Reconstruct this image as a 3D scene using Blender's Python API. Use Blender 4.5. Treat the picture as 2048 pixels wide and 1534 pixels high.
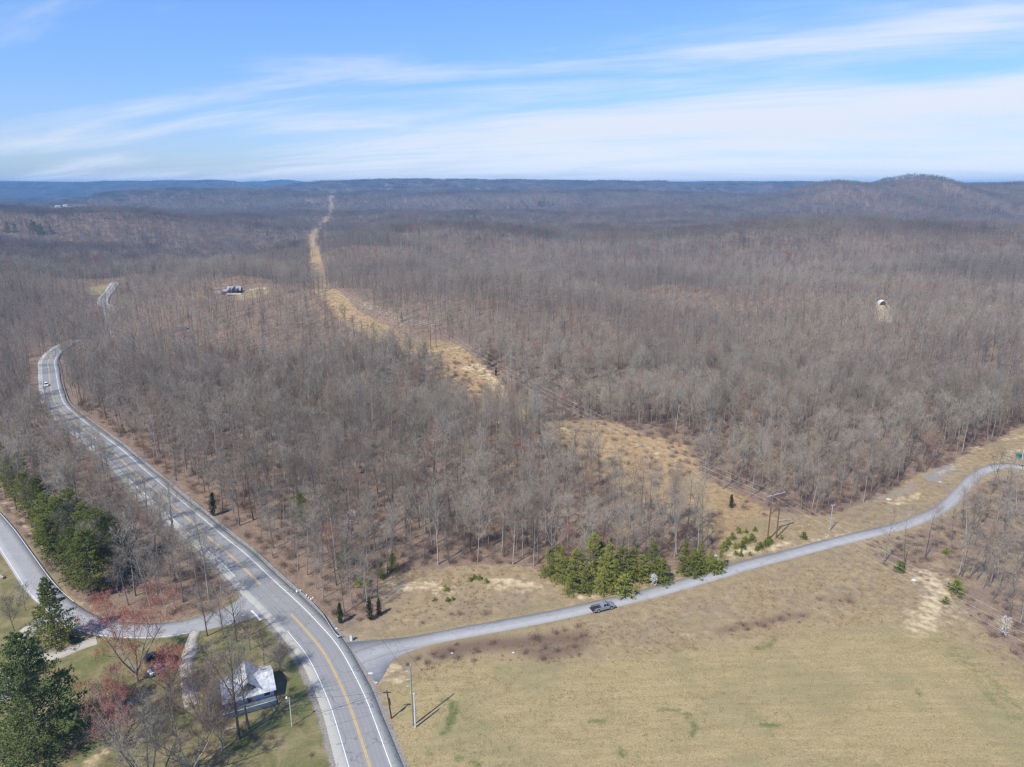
import bpy, math, random
import numpy as np
from mathutils import Vector, Matrix

# ------------------------------------------------------------------ scene, camera, sky, sun, exposure
scn = bpy.context.scene
for o in list(bpy.data.objects):
    bpy.data.objects.remove(o)
COL = scn.collection
R = math.radians
CAM_H = 100.0
FPX, CX, CY = 1430.0, 1024.0, 767.0            # focal length and centre for a 2048 x 1534 frame
PITCH = math.atan((767.0 - 371.0) / FPX)
cam_d = bpy.data.cameras.new('camera')
cam_d.sensor_fit = 'HORIZONTAL'
cam_d.sensor_width = 36.0
cam_d.lens = 36.0 * FPX / 2048.0
cam_d.clip_start = 1.0
cam_d.clip_end = 60000.0
cam = bpy.data.objects.new('camera', cam_d)
COL.objects.link(cam)
cam.location = (0, 0, CAM_H)
cam.rotation_euler = (math.pi / 2 - PITCH, 0, 0)
scn.camera = cam

SUN_EL, SUN_AZ = R(50.0), R(219.0)             # azimuth from +Y towards +X: the sun stands behind the camera, to its left
sun_dir = Vector((math.sin(SUN_AZ) * math.cos(SUN_EL), math.cos(SUN_AZ) * math.cos(SUN_EL), math.sin(SUN_EL)))
sun_d = bpy.data.lights.new('sun', 'SUN')
sun_d.energy = 5.0
sun_d.angle = R(0.53)
sun_d.color = (1.0, 0.955, 0.88)
sun = bpy.data.objects.new('sun', sun_d)
COL.objects.link(sun)
sun.rotation_euler = (-sun_dir).to_track_quat('-Z', 'Y').to_euler()
sun.location = (-200, -250, 400)

scn.view_settings.view_transform = 'Standard'
scn.view_settings.look = 'None'
scn.view_settings.gamma = 1.0
scn.view_settings.use_curve_mapping = False
scn.view_settings.exposure = 0.17
scn.cycles.max_bounces = 4
scn.cycles.diffuse_bounces = 2
scn.cycles.glossy_bounces = 2
scn.cycles.volume_bounces = 0
scn.cycles.transparent_max_bounces = 4
scn.cycles.use_adaptive_sampling = True
scn.cycles.adaptive_threshold = 0.02
scn.cycles.use_denoising = True
scn.cycles.denoising_prefilter = 'NONE'
scn.cycles.pixel_filter_type = 'BLACKMAN_HARRIS'
scn.cycles.filter_width = 1.3

# ------------------------------------------------------------------ node helpers
class NT:
    """small helper round a node tree"""
    def __init__(s, tree):
        s.t = tree
        s.n = tree.nodes
        s.l = tree.links
    def new(s, kind, **kw):
        nd = s.n.new(kind)
        for k, v in kw.items():
            setattr(nd, k, v)
        return nd
    def put(s, sock, v):
        if isinstance(v, bpy.types.NodeSocket):
            s.l.new(v, sock)
        elif isinstance(v, (tuple, list)):
            sock.default_value = tuple(v) + ((1.0,) if len(v) == 3 and sock.type == 'RGBA' else ())
        else:
            sock.default_value = v
    def math(s, op, a, b=0.0, c=None, clamp=False):
        nd = s.new('ShaderNodeMath', operation=op, use_clamp=clamp)
        s.put(nd.inputs[0], a)
        s.put(nd.inputs[1], b)
        if c is not None:
            s.put(nd.inputs[2], c)
        return nd.outputs[0]
    def vmath(s, op, a, b=(0, 0, 0)):
        nd = s.new('ShaderNodeVectorMath', operation=op)
        s.put(nd.inputs[0], a)
        s.put(nd.inputs[1], b)
        return nd.outputs[0]
    def mix(s, f, a, b, blend='MIX'):
        nd = s.new('ShaderNodeMix', data_type='RGBA', blend_type=blend)
        s.put(nd.inputs[0], f)
        s.put(nd.inputs[6], a)
        s.put(nd.inputs[7], b)
        return nd.outputs[2]
    def noise(s, vec, scale, detail=3.0, rough=0.55, dist=0.0, color=False):
        nd = s.new('ShaderNodeTexNoise')
        s.put(nd.inputs['Vector'], vec)
        s.put(nd.inputs['Scale'], scale)
        s.put(nd.inputs['Detail'], detail)
        s.put(nd.inputs['Roughness'], rough)
        s.put(nd.inputs['Distortion'], dist)
        return nd.outputs[1 if color else 0]
    def mapr(s, v, a, b, c=0.0, d=1.0, smooth=False):
        nd = s.new('ShaderNodeMapRange', interpolation_type='SMOOTHSTEP' if smooth else 'LINEAR')
        for i, q in enumerate((v, a, b, c, d)):
            s.put(nd.inputs[i], q)
        return nd.outputs[0]
    def ramp(s, f, stops):
        nd = s.new('ShaderNodeValToRGB')
        cr = nd.color_ramp
        while len(cr.elements) < len(stops):
            cr.elements.new(0.5)
        for e, (p, c) in zip(cr.elements, stops):
            e.position = p
            e.color = (*c, 1.0) if len(c) == 3 else c
        s.put(nd.inputs[0], f)
        return nd.outputs[0]
    def attr(s, name, kind='GEOMETRY', out=2):
        nd = s.new('ShaderNodeAttribute', attribute_name=name, attribute_type=kind)
        return nd.outputs[out]

def material(name, rough=0.9, spec=0.2):
    m = bpy.data.materials.new(name)
    m.use_nodes = True
    q = NT(m.node_tree)
    b = q.n['Principled BSDF']
    b.inputs['Roughness'].default_value = rough
    b.inputs['Specular IOR Level'].default_value = spec
    return m, q, b

def plain(name, col, rough=0.7, spec=0.3, metal=0.0, var=0.12, scale=3.0):
    """one colour with a little uneven weathering"""
    m, q, b = material(name, rough, spec)
    geo = q.new('ShaderNodeTexCoord')
    n = q.noise(geo.outputs['Object'], scale, 4.0, 0.6)
    dark = tuple(c * (1 - var) for c in col)
    lite = tuple(min(1, c * (1 + var)) for c in col)
    q.put(b.inputs['Base Color'], q.ramp(n, [(0.3, dark), (0.7, lite)]))
    b.inputs['Metallic'].default_value = metal
    return m

# ------------------------------------------------------------------ sky with thin streaked cloud
SKY_A, SKY_B = (-12.898, -1.639, 0), (-18.288, 7.892, 0)
world = bpy.data.worlds.new('World')
scn.world = world
world.use_nodes = True
w = NT(world.node_tree)
w.n.clear()
w_out = w.new('ShaderNodeOutputWorld')
w_bg = w.new('ShaderNodeBackground')
sky = w.new('ShaderNodeTexSky', sky_type='NISHITA')
sky.sun_disc = False
sky.sun_elevation = SUN_EL
sky.sun_rotation = SUN_AZ
sky.altitude = 300.0
sky.air_density = 1.0
sky.dust_density = 0.4
sky.ozone_density = 2.0
tc = w.new('ShaderNodeTexCoord')
sep = w.new('ShaderNodeSeparateXYZ')
w.put(sep.inputs[0], tc.outputs['Generated'])
zc = w.math('ADD', w.math('MAXIMUM', sep.outputs[2], 0.0), 0.13)
comb = w.new('ShaderNodeCombineXYZ')
w.put(comb.inputs[0], w.math('DIVIDE', sep.outputs[0], zc))
w.put(comb.inputs[1], w.math('DIVIDE', sep.outputs[1], zc))
mp = w.new('ShaderNodeMapping', vector_type='TEXTURE')
mp.inputs['Rotation'].default_value = (0, 0, R(-19))
mp.inputs['Scale'].default_value = (2.3, 0.72, 1)
mp.inputs['Location'].default_value = SKY_A
w.put(mp.inputs['Vector'], comb.outputs[0])
streak = w.noise(mp.outputs[0], 1.0, 6.0, 0.60, 0.35)
mp2 = w.new('ShaderNodeMapping', vector_type='TEXTURE')
mp2.inputs['Rotation'].default_value = (0, 0, R(-35))
mp2.inputs['Scale'].default_value = (5.0, 2.6, 1)
mp2.inputs['Location'].default_value = SKY_B
w.put(mp2.inputs['Vector'], comb.outputs[0])
cover = w.noise(mp2.outputs[0], 1.0, 2.0, 0.5, 0.0)
bank = w.math('ADD', w.math('MULTIPLY', w.math('DIVIDE', sep.outputs[0], zc), 0.27), w.math('MULTIPLY', w.math('DIVIDE', sep.outputs[1], zc), 0.47))
bank = w.mapr(bank, 0.85, 2.5, 0.0, 0.29)                 # a bank of thin cloud that thickens away to the right
c_val = w.math('ADD', w.math('ADD', w.math('MULTIPLY', streak, 0.85), w.math('MULTIPLY', cover, 0.22)), bank)
c_fac = w.mapr(c_val, 0.60, 0.92, 0.0, 0.96, smooth=True)
SKY_STRENGTH = 0.136
tint = w.mix(w.mapr(sep.outputs[2], 0.0, 0.26, smooth=True), (0.58, 0.69, 1.02), (0.66, 0.885, 1.25))
tint = w.mix(1.0, sky.outputs[0], tint, 'MULTIPLY')
cloud_col = (5.35, 5.7, 6.4)
low_sky = w.mapr(sep.outputs[2], 0.0, 0.07, 1.15, 1.0, smooth=True)      # thicker, brighter cloud seen edge on
w.put(w_bg.inputs['Color'], w.mix(c_fac, tint, w.vmath('MULTIPLY', cloud_col, low_sky)))
w_bg.inputs['Strength'].default_value = SKY_STRENGTH
w.l.new(w_bg.outputs[0], w_out.inputs['Surface'])

# ------------------------------------------------------------------ terrain height as a function of place
rng = np.random.RandomState(11)
_tab = rng.rand(256, 256) * 2 - 1
def vnoise(x, y):
    xi = np.floor(x).astype(int); yi = np.floor(y).astype(int)
    u = x - xi; v = y - yi
    u = u * u * u * (u * (u * 6 - 15) + 10); v = v * v * v * (v * (v * 6 - 15) + 10)
    a = _tab[xi & 255, yi & 255]; b = _tab[(xi + 1) & 255, yi & 255]
    c = _tab[xi & 255, (yi + 1) & 255]; d = _tab[(xi + 1) & 255, (yi + 1) & 255]
    return (a * (1 - u) + b * u) * (1 - v) + (c * (1 - u) + d * u) * v
def fbm(x, y, octv=4, gain=0.5):
    s = 0.0; a = 1.0; t = 0.0
    for i in range(octv):
        s = s + a * vnoise(x * 2 ** i + 17.3 * i, y * 2 ** i - 9.1 * i)
        t += a; a *= gain
    return s / t
def sstep(a, b, x):
    t = np.clip((x - a) / (b - a), 0, 1)
    return t * t * (3 - 2 * t)

sp, cp = math.sin(PITCH), math.cos(PITCH)
def ray(px, py):
    px = np.asarray(px, float); py = np.asarray(py, float)
    a = (px - CX) / FPX; b = -(py - CY) / FPX
    return a, cp + b * sp, -sp + b * cp
def at_y(px, py, Y):
    dx, dy, dz = ray(px, py)
    t = Y / dy
    return dx * t, CAM_H + dz * t
def project(x, y, z):
    zz = z - CAM_H
    dep = y * cp - zz * sp
    return CX + FPX * x / dep, CY - FPX * (y * sp + zz * cp) / dep, dep

def ridge(Y0, sig_near, sig_far, pts, lower=0.0):
    px = [p[0] for p in pts]; py = [p[1] for p in pts]
    xs, zs = at_y(np.array(px), np.array(py), Y0)
    zs = zs - lower
    def f(x, y):
        # the crest wanders a little in depth
        yy = y - Y0 - 0.03 * Y0 * vnoise(x / (0.22 * Y0) + Y0, x * 0 + 3.3)
        crest = np.interp(x, xs, zs)
        s = np.where(yy < 0, sig_near, sig_far)
        return -60 + (crest + 60) * np.exp(-(yy / s) ** 2)
    return f
RIDGES = [
    ridge(1350, 420, 300, [(-400, 520), (500, 505), (640, 478), (700, 466), (800, 452), (900, 444), (1000, 452), (1100, 466), (1250, 472), (1400, 458), (1550, 444), (1700, 441), (1900, 448), (2150, 446), (2600, 450)], 13),
    ridge(1900, 330, 380, [(-500, 410), (-100, 408), (0, 413), (100, 419), (200, 415), (270, 417), (350, 428), (420, 442), (500, 456), (600, 468), (760, 500), (1200, 520), (2600, 520)], 11),
    ridge(3300, 800, 800, [(-800, 440), (1300, 430), (1450, 412), (1560, 393), (1600, 384), (1640, 370), (1670, 363), (1700, 365), (1725, 372), (1760, 369), (1800, 363), (1830, 349), (1864, 360), (1905, 370), (1950, 369), (2000, 370), (2048, 367), (2300, 362), (2700, 372)], 9),
    ridge(4200, 700, 700, [(-900, 440), (100, 430), (160, 418), (200, 397), (260, 386), (350, 381), (450, 380), (560, 384), (640, 386), (800, 384), (1000, 379), (1200, 381), (1400, 385), (1700, 388), (2600, 390)], 6),
    ridge(6200, 900, 900, [(-900, 420), (480, 410), (550, 381), (600, 371), (650, 365), (750, 362), (830, 361), (1000, 363), (1200, 364), (1400, 367), (1600, 367), (1700, 369), (2000, 372), (2700, 370)], 3),
    ridge(8200, 1500, 1300, [(-1200, 366), (-400, 364), (0, 366), (150, 368), (250, 365), (350, 364), (430, 363), (460, 366), (520, 374), (650, 385), (1200, 392), (3000, 392)], 0),
    ridge(10500, 1300, 1300, [(-1200, 372), (380, 374), (470, 370), (500, 366), (530, 366), (555, 362), (580, 364), (620, 370), (900, 369), (1300, 367), (1500, 365), (1560, 367), (1600, 365), (1700, 368), (3000, 368)], 0),
]
VAL = np.array([(-215, 300), (-290, 440), (-350, 540), (-415, 650), (-445, 730), (-530, 900), (-570, 1150), (-600, 1400), (-520, 1750)], float)
def seg_dist(x, y, P):
    """distance to a polyline and the run along it"""
    best = np.full(np.shape(x), 1e9); run = np.zeros(np.shape(x)); acc = 0.0
    for (x0, y0), (x1, y1) in zip(P[:-1], P[1:]):
        dx, dy = x1 - x0, y1 - y0
        L = math.hypot(dx, dy)
        t = np.clip(((x - x0) * dx + (y - y0) * dy) / (L * L), 0, 1)
        d = np.hypot(x - x0 - t * dx, y - y0 - t * dy)
        m = d < best
        best = np.where(m, d, best); run = np.where(m, acc + t * L, run)
        acc += L
    return best, run
ROAD_GUIDE = np.array([(-20, 100), (-60, 170), (-150, 290), (-230, 380), (-298, 446), (-330, 560), (-392, 690), (-470, 820)], float)
DIP = np.array([(-322, 545), (-344, 600), (-378, 660)], float)
def hgt(x, y):
    x = np.asarray(x, float); y = np.asarray(y, float)
    r = np.hypot(x, y)
    z = 1.2 * sstep(120, 260, r) * fbm(x / 130 + 5, y / 130, 2)
    d_rd, _ = seg_dist(x, y, ROAD_GUIDE)
    z = z + (12 * sstep(260, 560, r) + 15 * sstep(215, 420, r) * sstep(25, 120, d_rd) * sstep(1500, 1000, r)) * fbm(x / 210 + 3, y / 210 + 8, 3)
    d_dip, _ = seg_dist(x, y, DIP)
    z = z - 14 * np.exp(-(d_dip / 24) ** 2)
    z = z + 38 * sstep(450, 1500, r) * fbm(x / 620 + 1.7, y / 620, 4)
    z = z - 14 * sstep(380, 1100, r)
    # a swell in the clearing under the power line and the dip behind it
    z = z + 6.0 * np.exp(-(((x - 50) / 80) ** 2 + ((y - 278) / 32) ** 2)) - 12 * np.exp(-(((x - 5) / 90) ** 2 + ((y - 333) / 28) ** 2))
    z = z + 5 * np.exp(-(((x + 110) / 80) ** 2 + ((y - 560) / 60) ** 2)) - 13 * np.exp(-(((x + 155) / 70) ** 2 + ((y - 665) / 45) ** 2))
    # wooded hill left of the road, and the hillside the cabin stands on
    z = z + 32 * np.exp(-(((x + 530) / 78) ** 2 + ((y - 620) / 190) ** 2)) + 12 * np.exp(-(((x + 400) / 60) ** 2 + ((y - 430) / 90) ** 2)) + 9 * np.exp(-(((x + 240) / 90) ** 2 + ((y - 690) / 120) ** 2))
    z = z + 10 * np.exp(-(((x + 292) / 45) ** 2 + ((y - 765) / 45) ** 2)) + 6 * np.exp(-(((x - 345) / 50) ** 2 + ((y - 655) / 50) ** 2))
    for f in RIDGES:
        q = f(x, y)
        k = 14.0
        z = np.maximum(z, q) + 0.25 * np.maximum(k - np.abs(z - q), 0) ** 2 / k
    # rumpled hollows cut into the far slopes
    far = sstep(1200, 2600, r)
    n = fbm(x / 520 + 31, y / 700 + 12, 4)
    z = z - far * 15 * np.maximum(np.abs(n) * 1.6 - 0.1, 0) * sstep(13000, 6000, r)
    d, run = seg_dist(x, y, VAL)
    dep = 13 * sstep(60, 380, run) + 66 * sstep(610, 1000, run)
    z = z - dep * np.exp(-(d / (40 + 0.075 * run)) ** 2)
    return z
def P(px, py):
    """the place on the ground under a point of the picture -> arrays x, y, z"""
    dx, dy, dz = ray(px, py)
    dx, dy, dz = np.atleast_1d(dx), np.atleast_1d(dy), np.atleast_1d(dz)
    n = np.sqrt(dx * dx + dy * dy + dz * dz)
    t = np.geomspace(70, 16000, 1500)[None, :]
    X = (dx / n)[:, None] * t; Y = (dy / n)[:, None] * t; Z = CAM_H + (dz / n)[:, None] * t
    below = Z < hgt(X, Y)
    i = np.where(below.any(1), below.argmax(1), t.shape[1] - 1)
    i = np.maximum(i, 1)
    k = np.arange(len(i))
    g = Z - hgt(X, Y)
    g0, g1 = g[k, i - 1], g[k, i]
    u = np.clip(g0 / np.where(np.abs(g0 - g1) < 1e-9, 1, g0 - g1), 0, 1)
    x = X[k, i - 1] + (X[k, i] - X[k, i - 1]) * u
    y = Y[k, i - 1] + (Y[k, i] - Y[k, i - 1]) * u
    return x, y, hgt(x, y)
def P1(px, py):
    x, y, z = P(px, py)
    return float(x[0]), float(y[0]), float(z[0])
def PL(pts):
    """picture points -> plan polyline"""
    x, y, z = P([p[0] for p in pts], [p[1] for p in pts])
    return np.stack([x, y], 1)
def smooth(poly, step=2.0):
    """Catmull-Rom through the points, resampled evenly"""
    q = np.vstack([2 * poly[0] - poly[1], poly, 2 * poly[-1] - poly[-2]])
    out = []
    for i in range(1, len(q) - 2):
        p0, p1, p2, p3 = q[i - 1], q[i], q[i + 1], q[i + 2]
        for t in np.linspace(0, 1, 24, endpoint=False):
            out.append(0.5 * (2 * p1 + (p2 - p0) * t + (2 * p0 - 5 * p1 + 4 * p2 - p3) * t * t + (3 * p1 - p0 - 3 * p2 + p3) * t ** 3))
    out.append(poly[-1])
    out = np.array(out)
    L = np.concatenate([[0], np.cumsum(np.hypot(*np.diff(out, axis=0).T))])
    s = np.arange(0, L[-1], step)
    return np.stack([np.interp(s, L, out[:, 0]), np.interp(s, L, out[:, 1])], 1)
def offset(poly, d):
    t = np.gradient(poly, axis=0)
    t /= np.hypot(t[:, 0], t[:, 1])[:, None]
    d = np.broadcast_to(np.asarray(d, float), (len(poly),))
    return poly + np.stack([t[:, 1], -t[:, 0]], 1) * d[:, None]
def inside(x, y, poly):
    x = np.asarray(x); y = np.asarray(y)
    c = np.zeros(x.shape, bool)
    n = len(poly)
    for i in range(n):
        x0, y0 = poly[i]; x1, y1 = poly[(i + 1) % n]
        if y0 == y1:
            continue
        hit = ((y0 > y) != (y1 > y)) & (x < (x1 - x0) * (y - y0) / (y1 - y0) + x0)
        c ^= hit
    return c

# ------------------------------------------------------------------ objects
def tag(o, label=None, cat=None, group=None, kind=None):
    if label: o['label'] = label
    if cat: o['category'] = cat
    if group: o['group'] = group
    if kind: o['kind'] = kind
    return o
def empty(name, loc=(0, 0, 0), rz=0.0):
    o = bpy.data.objects.new(name, None)
    o.empty_display_size = 0.5
    COL.objects.link(o)
    o.location = loc
    o.rotation_euler = (0, 0, rz)
    return o
def link_mesh(name, me, parent=None):
    o = bpy.data.objects.new(name, me)
    COL.objects.link(o)
    if parent is not None:
        o.parent = parent
    return o
def raw_mesh(name, v, f, mat=None, smooth_=False):
    me = bpy.data.meshes.new(name)
    v = np.asarray(v, np.float32).reshape(-1, 3)
    if isinstance(f, np.ndarray):
        nf, k = f.shape
        me.vertices.add(len(v)); me.vertices.foreach_set('co', v.ravel())
        me.loops.add(nf * k); me.loops.foreach_set('vertex_index', f.astype(np.int32).ravel())
        me.polygons.add(nf)
        me.polygons.foreach_set('loop_start', np.arange(0, nf * k, k, dtype=np.int32))
        me.update(calc_edges=True)
    else:
        me.from_pydata(v.tolist(), [], f)
        me.update()
    if mat is not None:
        me.materials.append(mat)
    if smooth_:
        me.polygons.foreach_set('use_smooth', np.ones(len(me.polygons), bool))
    return me
class MB:
    """collects simple shapes into one mesh"""
    def __init__(s):
        s.v = []; s.f = []
    def add(s, v, f):
        n = len(s.v)
        s.v += [tuple(map(float, p)) for p in v]
        s.f += [tuple(i + n for i in q) for q in f]
        return s
    def box(s, x0, x1, y0, y1, z0, z1):
        return s.frus((x0, x1, y0, y1), z0, (x0, x1, y0, y1), z1)
    def frus(s, a, z0, b, z1):
        v = [(a[0], a[2], z0), (a[1], a[2], z0), (a[1], a[3], z0), (a[0], a[3], z0), (b[0], b[2], z1), (b[1], b[2], z1), (b[1], b[3], z1), (b[0], b[3], z1)]
        return s.add(v, [(3, 2, 1, 0), (4, 5, 6, 7), (0, 1, 5, 4), (1, 2, 6, 5), (2, 3, 7, 6), (3, 0, 4, 7)])
    def prism(s, prof, y0, y1):
        """profile in x,z pushed along y"""
        n = len(prof)
        v = [(x, y0, z) for x, z in prof] + [(x, y1, z) for x, z in prof]
        f = [tuple(range(n)), tuple(range(2 * n - 1, n - 1, -1))]
        f += [(i, i + n, (i + 1) % n + n, (i + 1) % n) for i in range(n)]
        return s.add(v, f)
    def prismx(s, prof, x0, x1):
        """profile in y,z pushed along x"""
        n = len(prof)
        v = [(x0, y, z) for y, z in prof] + [(x1, y, z) for y, z in prof]
        f = [tuple(range(n - 1, -1, -1)), tuple(range(n, 2 * n))]
        f += [((i + 1) % n, (i + 1) % n + n, i + n, i) for i in range(n)]
        return s.add(v, f)
    def slab(s, quad, th):
        """a flat four-cornered sheet given some thickness downwards along its normal"""
        p = [Vector(q) for q in quad]
        n = (p[1] - p[0]).cross(p[2] - p[0]).normalized()
        if n.z < 0: n = -n
        v = [tuple(q) for q in p] + [tuple(q - n * th) for q in p]
        return s.add(v, [(0, 1, 2, 3), (7, 6, 5, 4), (0, 4, 5, 1), (1, 5, 6, 2), (2, 6, 7, 3), (3, 7, 4, 0)])
    def tube(s, pts, rad, k=6, cap=True):
        pts = [Vector(p) for p in pts]
        rad = rad if isinstance(rad, (list, tuple)) else [rad] * len(pts)
        n0 = len(s.v)
        for i, p in enumerate(pts):
            d = (pts[min(i + 1, len(pts) - 1)] - pts[max(i - 1, 0)]).normalized()
            a = d.cross(Vector((0, 0, 1)) if abs(d.z) < 0.9 else Vector((1, 0, 0))).normalized()
            b = d.cross(a)
            for j in range(k):
                w_ = 2 * math.pi * j / k
                s.v.append(tuple(p + (a * math.cos(w_) + b * math.sin(w_)) * rad[i]))
        for i in range(len(pts) - 1):
            for j in range(k):
                s.f.append((n0 + i * k + j, n0 + i * k + (j + 1) % k, n0 + (i + 1) * k + (j + 1) % k, n0 + (i + 1) * k + j))
        if cap:
            s.f.append(tuple(n0 + j for j in range(k - 1, -1, -1)))
            s.f.append(tuple(n0 + (len(pts) - 1) * k + j for j in range(k)))
        return s
    def mesh(s, name, mat, sm=False):
        return raw_mesh(name, s.v, s.f, mat, sm)
    def build(s, name, mat, parent=None, sm=False, bevel=0.0):
        o = link_mesh(name, s.mesh(name, mat, sm), parent)
        if bevel:
            b = o.modifiers.new('bevel', 'BEVEL'); b.width = bevel; b.segments = 2; b.limit_method = 'ANGLE'
        return o

# ------------------------------------------------------------------ layout in plan (metres)
def extend(poly, a=0.0, b=0.0):
    p = [poly[0] + (poly[0] - poly[1]) / np.hypot(*(poly[0] - poly[1])) * a] if a else []
    q = [poly[-1] + (poly[-1] - poly[-2]) / np.hypot(*(poly[-1] - poly[-2])) * b] if b else []
    return np.vstack(p + [poly] + q)
HWY_RAW = PL([(745, 1550), (714, 1455), (690, 1390), (650, 1310), (612, 1262), (571, 1218), (526, 1175), (470, 1120), (425, 1082), (381, 1043), (340, 1008), (314, 985), (273, 949), (225, 905), (186, 874), (145, 842), (113, 812), (103, 784), (99.5, 761), (98, 742), (97.5, 723)])
HWY_END = PL([(206.5, 608), (210, 594), (219, 584)])
R_FAR = float(np.hypot(*HWY_END[0])) - 12
HWY = smooth(extend(np.vstack([HWY_RAW, [(-309, 478), (-318, 530), (-344, 600), (-392, 690)], HWY_END]), 45, 40), 2.0)
LANE = smooth(extend(np.vstack([PL([(716, 1317), (760, 1301), (800, 1291), (900, 1270), (1000, 1252), (1100, 1233), (1200, 1211), (1300, 1187), (1400, 1159), (1500, 1129), (1600, 1103), (1700, 1077), (1800, 1053), (1850, 1034), (1880, 1020), (1910, 995), (1935, 968), (1960, 946), (1990, 934), (2020, 931), (2048, 935), (2080, 941)])]), 0, 60), 1.5)
SIDE = smooth(extend(PL([(-120, 930), (-60, 990), (0, 1058), (40, 1115), (80, 1172), (120, 1212), (165, 1241), (215, 1257), (297, 1262), (374, 1254), (475, 1228), (548, 1198)]), 90, 0), 1.5)
DRIVE = smooth(PL([(392, 1262), (383, 1290), (374, 1330), (376, 1370), (388, 1415)]), 1.5)
LOOP = smooth(PL([(150, 1245), (95, 1236), (55, 1262), (42, 1290), (65, 1312), (110, 1310), (160, 1292), (205, 1278)]), 1.5)
ROW_A = PL([(1560, 1086), (1543, 1078), (867, 697)])
ROW_B = PL([(648, 580), (622, 490)])
ROW_C = PL([(655, 436), (662, 398), (668, 382)])
ROW = np.vstack([ROW_A, ROW_B, ROW_C, ROW_C[-1:] + np.array([[60, 900]])])
OPEN = PL([(745, 1175), (760, 1160), (820, 1142), (900, 1134), (1000, 1128), (1060, 1132), (1090, 1150), (1140, 1172), (1250, 1160), (1400, 1128), (1445, 1105), (1450, 1080), (1470, 1055), (1490, 1040), (1560, 1025), (1650, 1032), (1740, 1003), (1830, 952), (1900, 925), (1985, 885), (2048, 850), (2120, 830), (2120, 925), (2060, 950), (1990, 947), (1950, 972), (1915, 1012), (1880, 1042), (1800, 1070), (1730, 1090), (1745, 1112), (1800, 1132), (1850, 1160), (1900, 1180), (1925, 1215), (1960, 1255), (2048, 1330), (2200, 1420), (2300, 1750), (820, 1750), (800, 1534), (735, 1370), (700, 1300), (676, 1268), (715, 1245), (775, 1225), (768, 1200)])
YARD = PL([(-900, 850), (-90, 900), (-30, 975), (30, 1055), (75, 1108), (120, 1165), (175, 1222), (230, 1244), (300, 1247), (380, 1237), (440, 1215), (480, 1183), (530, 1180), (600, 1240), (700, 1350), (760, 1500), (820, 1750), (-900, 1750)])
EASTWOOD = PL([(2120, 925), (2060, 950), (1990, 947), (1950, 972), (1915, 1012), (1880, 1042), (1800, 1070), (1730, 1090), (1745, 1112), (1800, 1132), (1850, 1160), (1900, 1180), (1925, 1215), (1960, 1255), (2048, 1330), (2200, 1420), (2500, 1400), (2500, 950)])
GLADE = PL([(1070, 850), (1150, 848), (1240, 856), (1375, 893), (1445, 1000), (1450, 1040), (1400, 1052), (1300, 1012), (1180, 945), (1100, 895)])
CABIN = P1(470, 586)
CABIN_DRIVE = smooth(PL([(478, 584), (510, 578), (548, 573)]), 3)
HUT = P1(1768, 612)
TEAL = P1(362, 660)
def sight_gap(x, y, q, ln, hw):
    """an opening in the wood on the near side of a place"""
    u = np.array(q[:2]) / math.hypot(q[0], q[1])
    a = (x - q[0]) * u[0] + (y - q[1]) * u[1]; p_ = np.abs((x - q[0]) * u[1] - (y - q[1]) * u[0])
    return (a > -ln) & (a < 8) & (p_ < hw * (0.75 + 0.25 * np.sin(a * 0.2)))
def clear(x, y):
    """how open the ground is: 1 where no forest tree may stand"""
    x = np.asarray(x, float); y = np.asarray(y, float)
    c = inside(x, y, OPEN) | inside(x, y, GLADE) | inside(x, y, YARD) | inside(x, y, EASTWOOD)
    d, run = seg_dist(x, y, HWY[::6])
    rr_ = np.hypot(x, y)
    c |= d < np.where(rr_ < 330, 8.0, np.where((rr_ > 538) & (rr_ < R_FAR), 0.0, np.where(rr_ > R_FAR - 1, 12.0, 8.5)))
    d, run = seg_dist(x, y, SIDE[::5])
    c |= d < 7
    d, run = seg_dist(x, y, ROW)
    gap_ = ((y > 312) & (y < 345)) | ((y > 590) & (y < 700))
    c |= d < np.where(gap_, 4.0, np.where(y < 460, 14.0, np.where(y < 1300, 8.5, 12.0))) + 6 * fbm(x / 19, y / 19, 2)
    c |= sight_gap(x, y, CABIN, 48, 10) | (np.hypot((x - CABIN[0] - 14) / 22, (y - CABIN[1] + 6) / 12) < 1)
    c |= sight_gap(x, y, (HWY_END[0, 0], HWY_END[0, 1]), 22, 8)
    c |= seg_dist(x, y, CABIN_DRIVE[::4])[0] < 6
    c |= sight_gap(x, y, HUT, 80, 7.5) | (np.hypot(x - HUT[0], y - HUT[1]) < 12)
    c |= sight_gap(x, y, TEAL, 10, 6)
    # small grassy fields far off
    for px, py, rx, ry in FAR_FIELDS:
        q = P1(px, py)
        c |= np.hypot((x - q[0]) / rx, (y - q[1]) / ry) < 1
    return c
FAR_FIELDS = [(668, 392, 70, 60), (620, 402, 30, 40), (125, 417, 100, 130), (940, 423, 45, 28), (205, 578, 14, 26), (512, 462, 50, 8)]
_ff = [(P1(px, py), rx, ry) for px, py, rx, ry in FAR_FIELDS]

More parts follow.
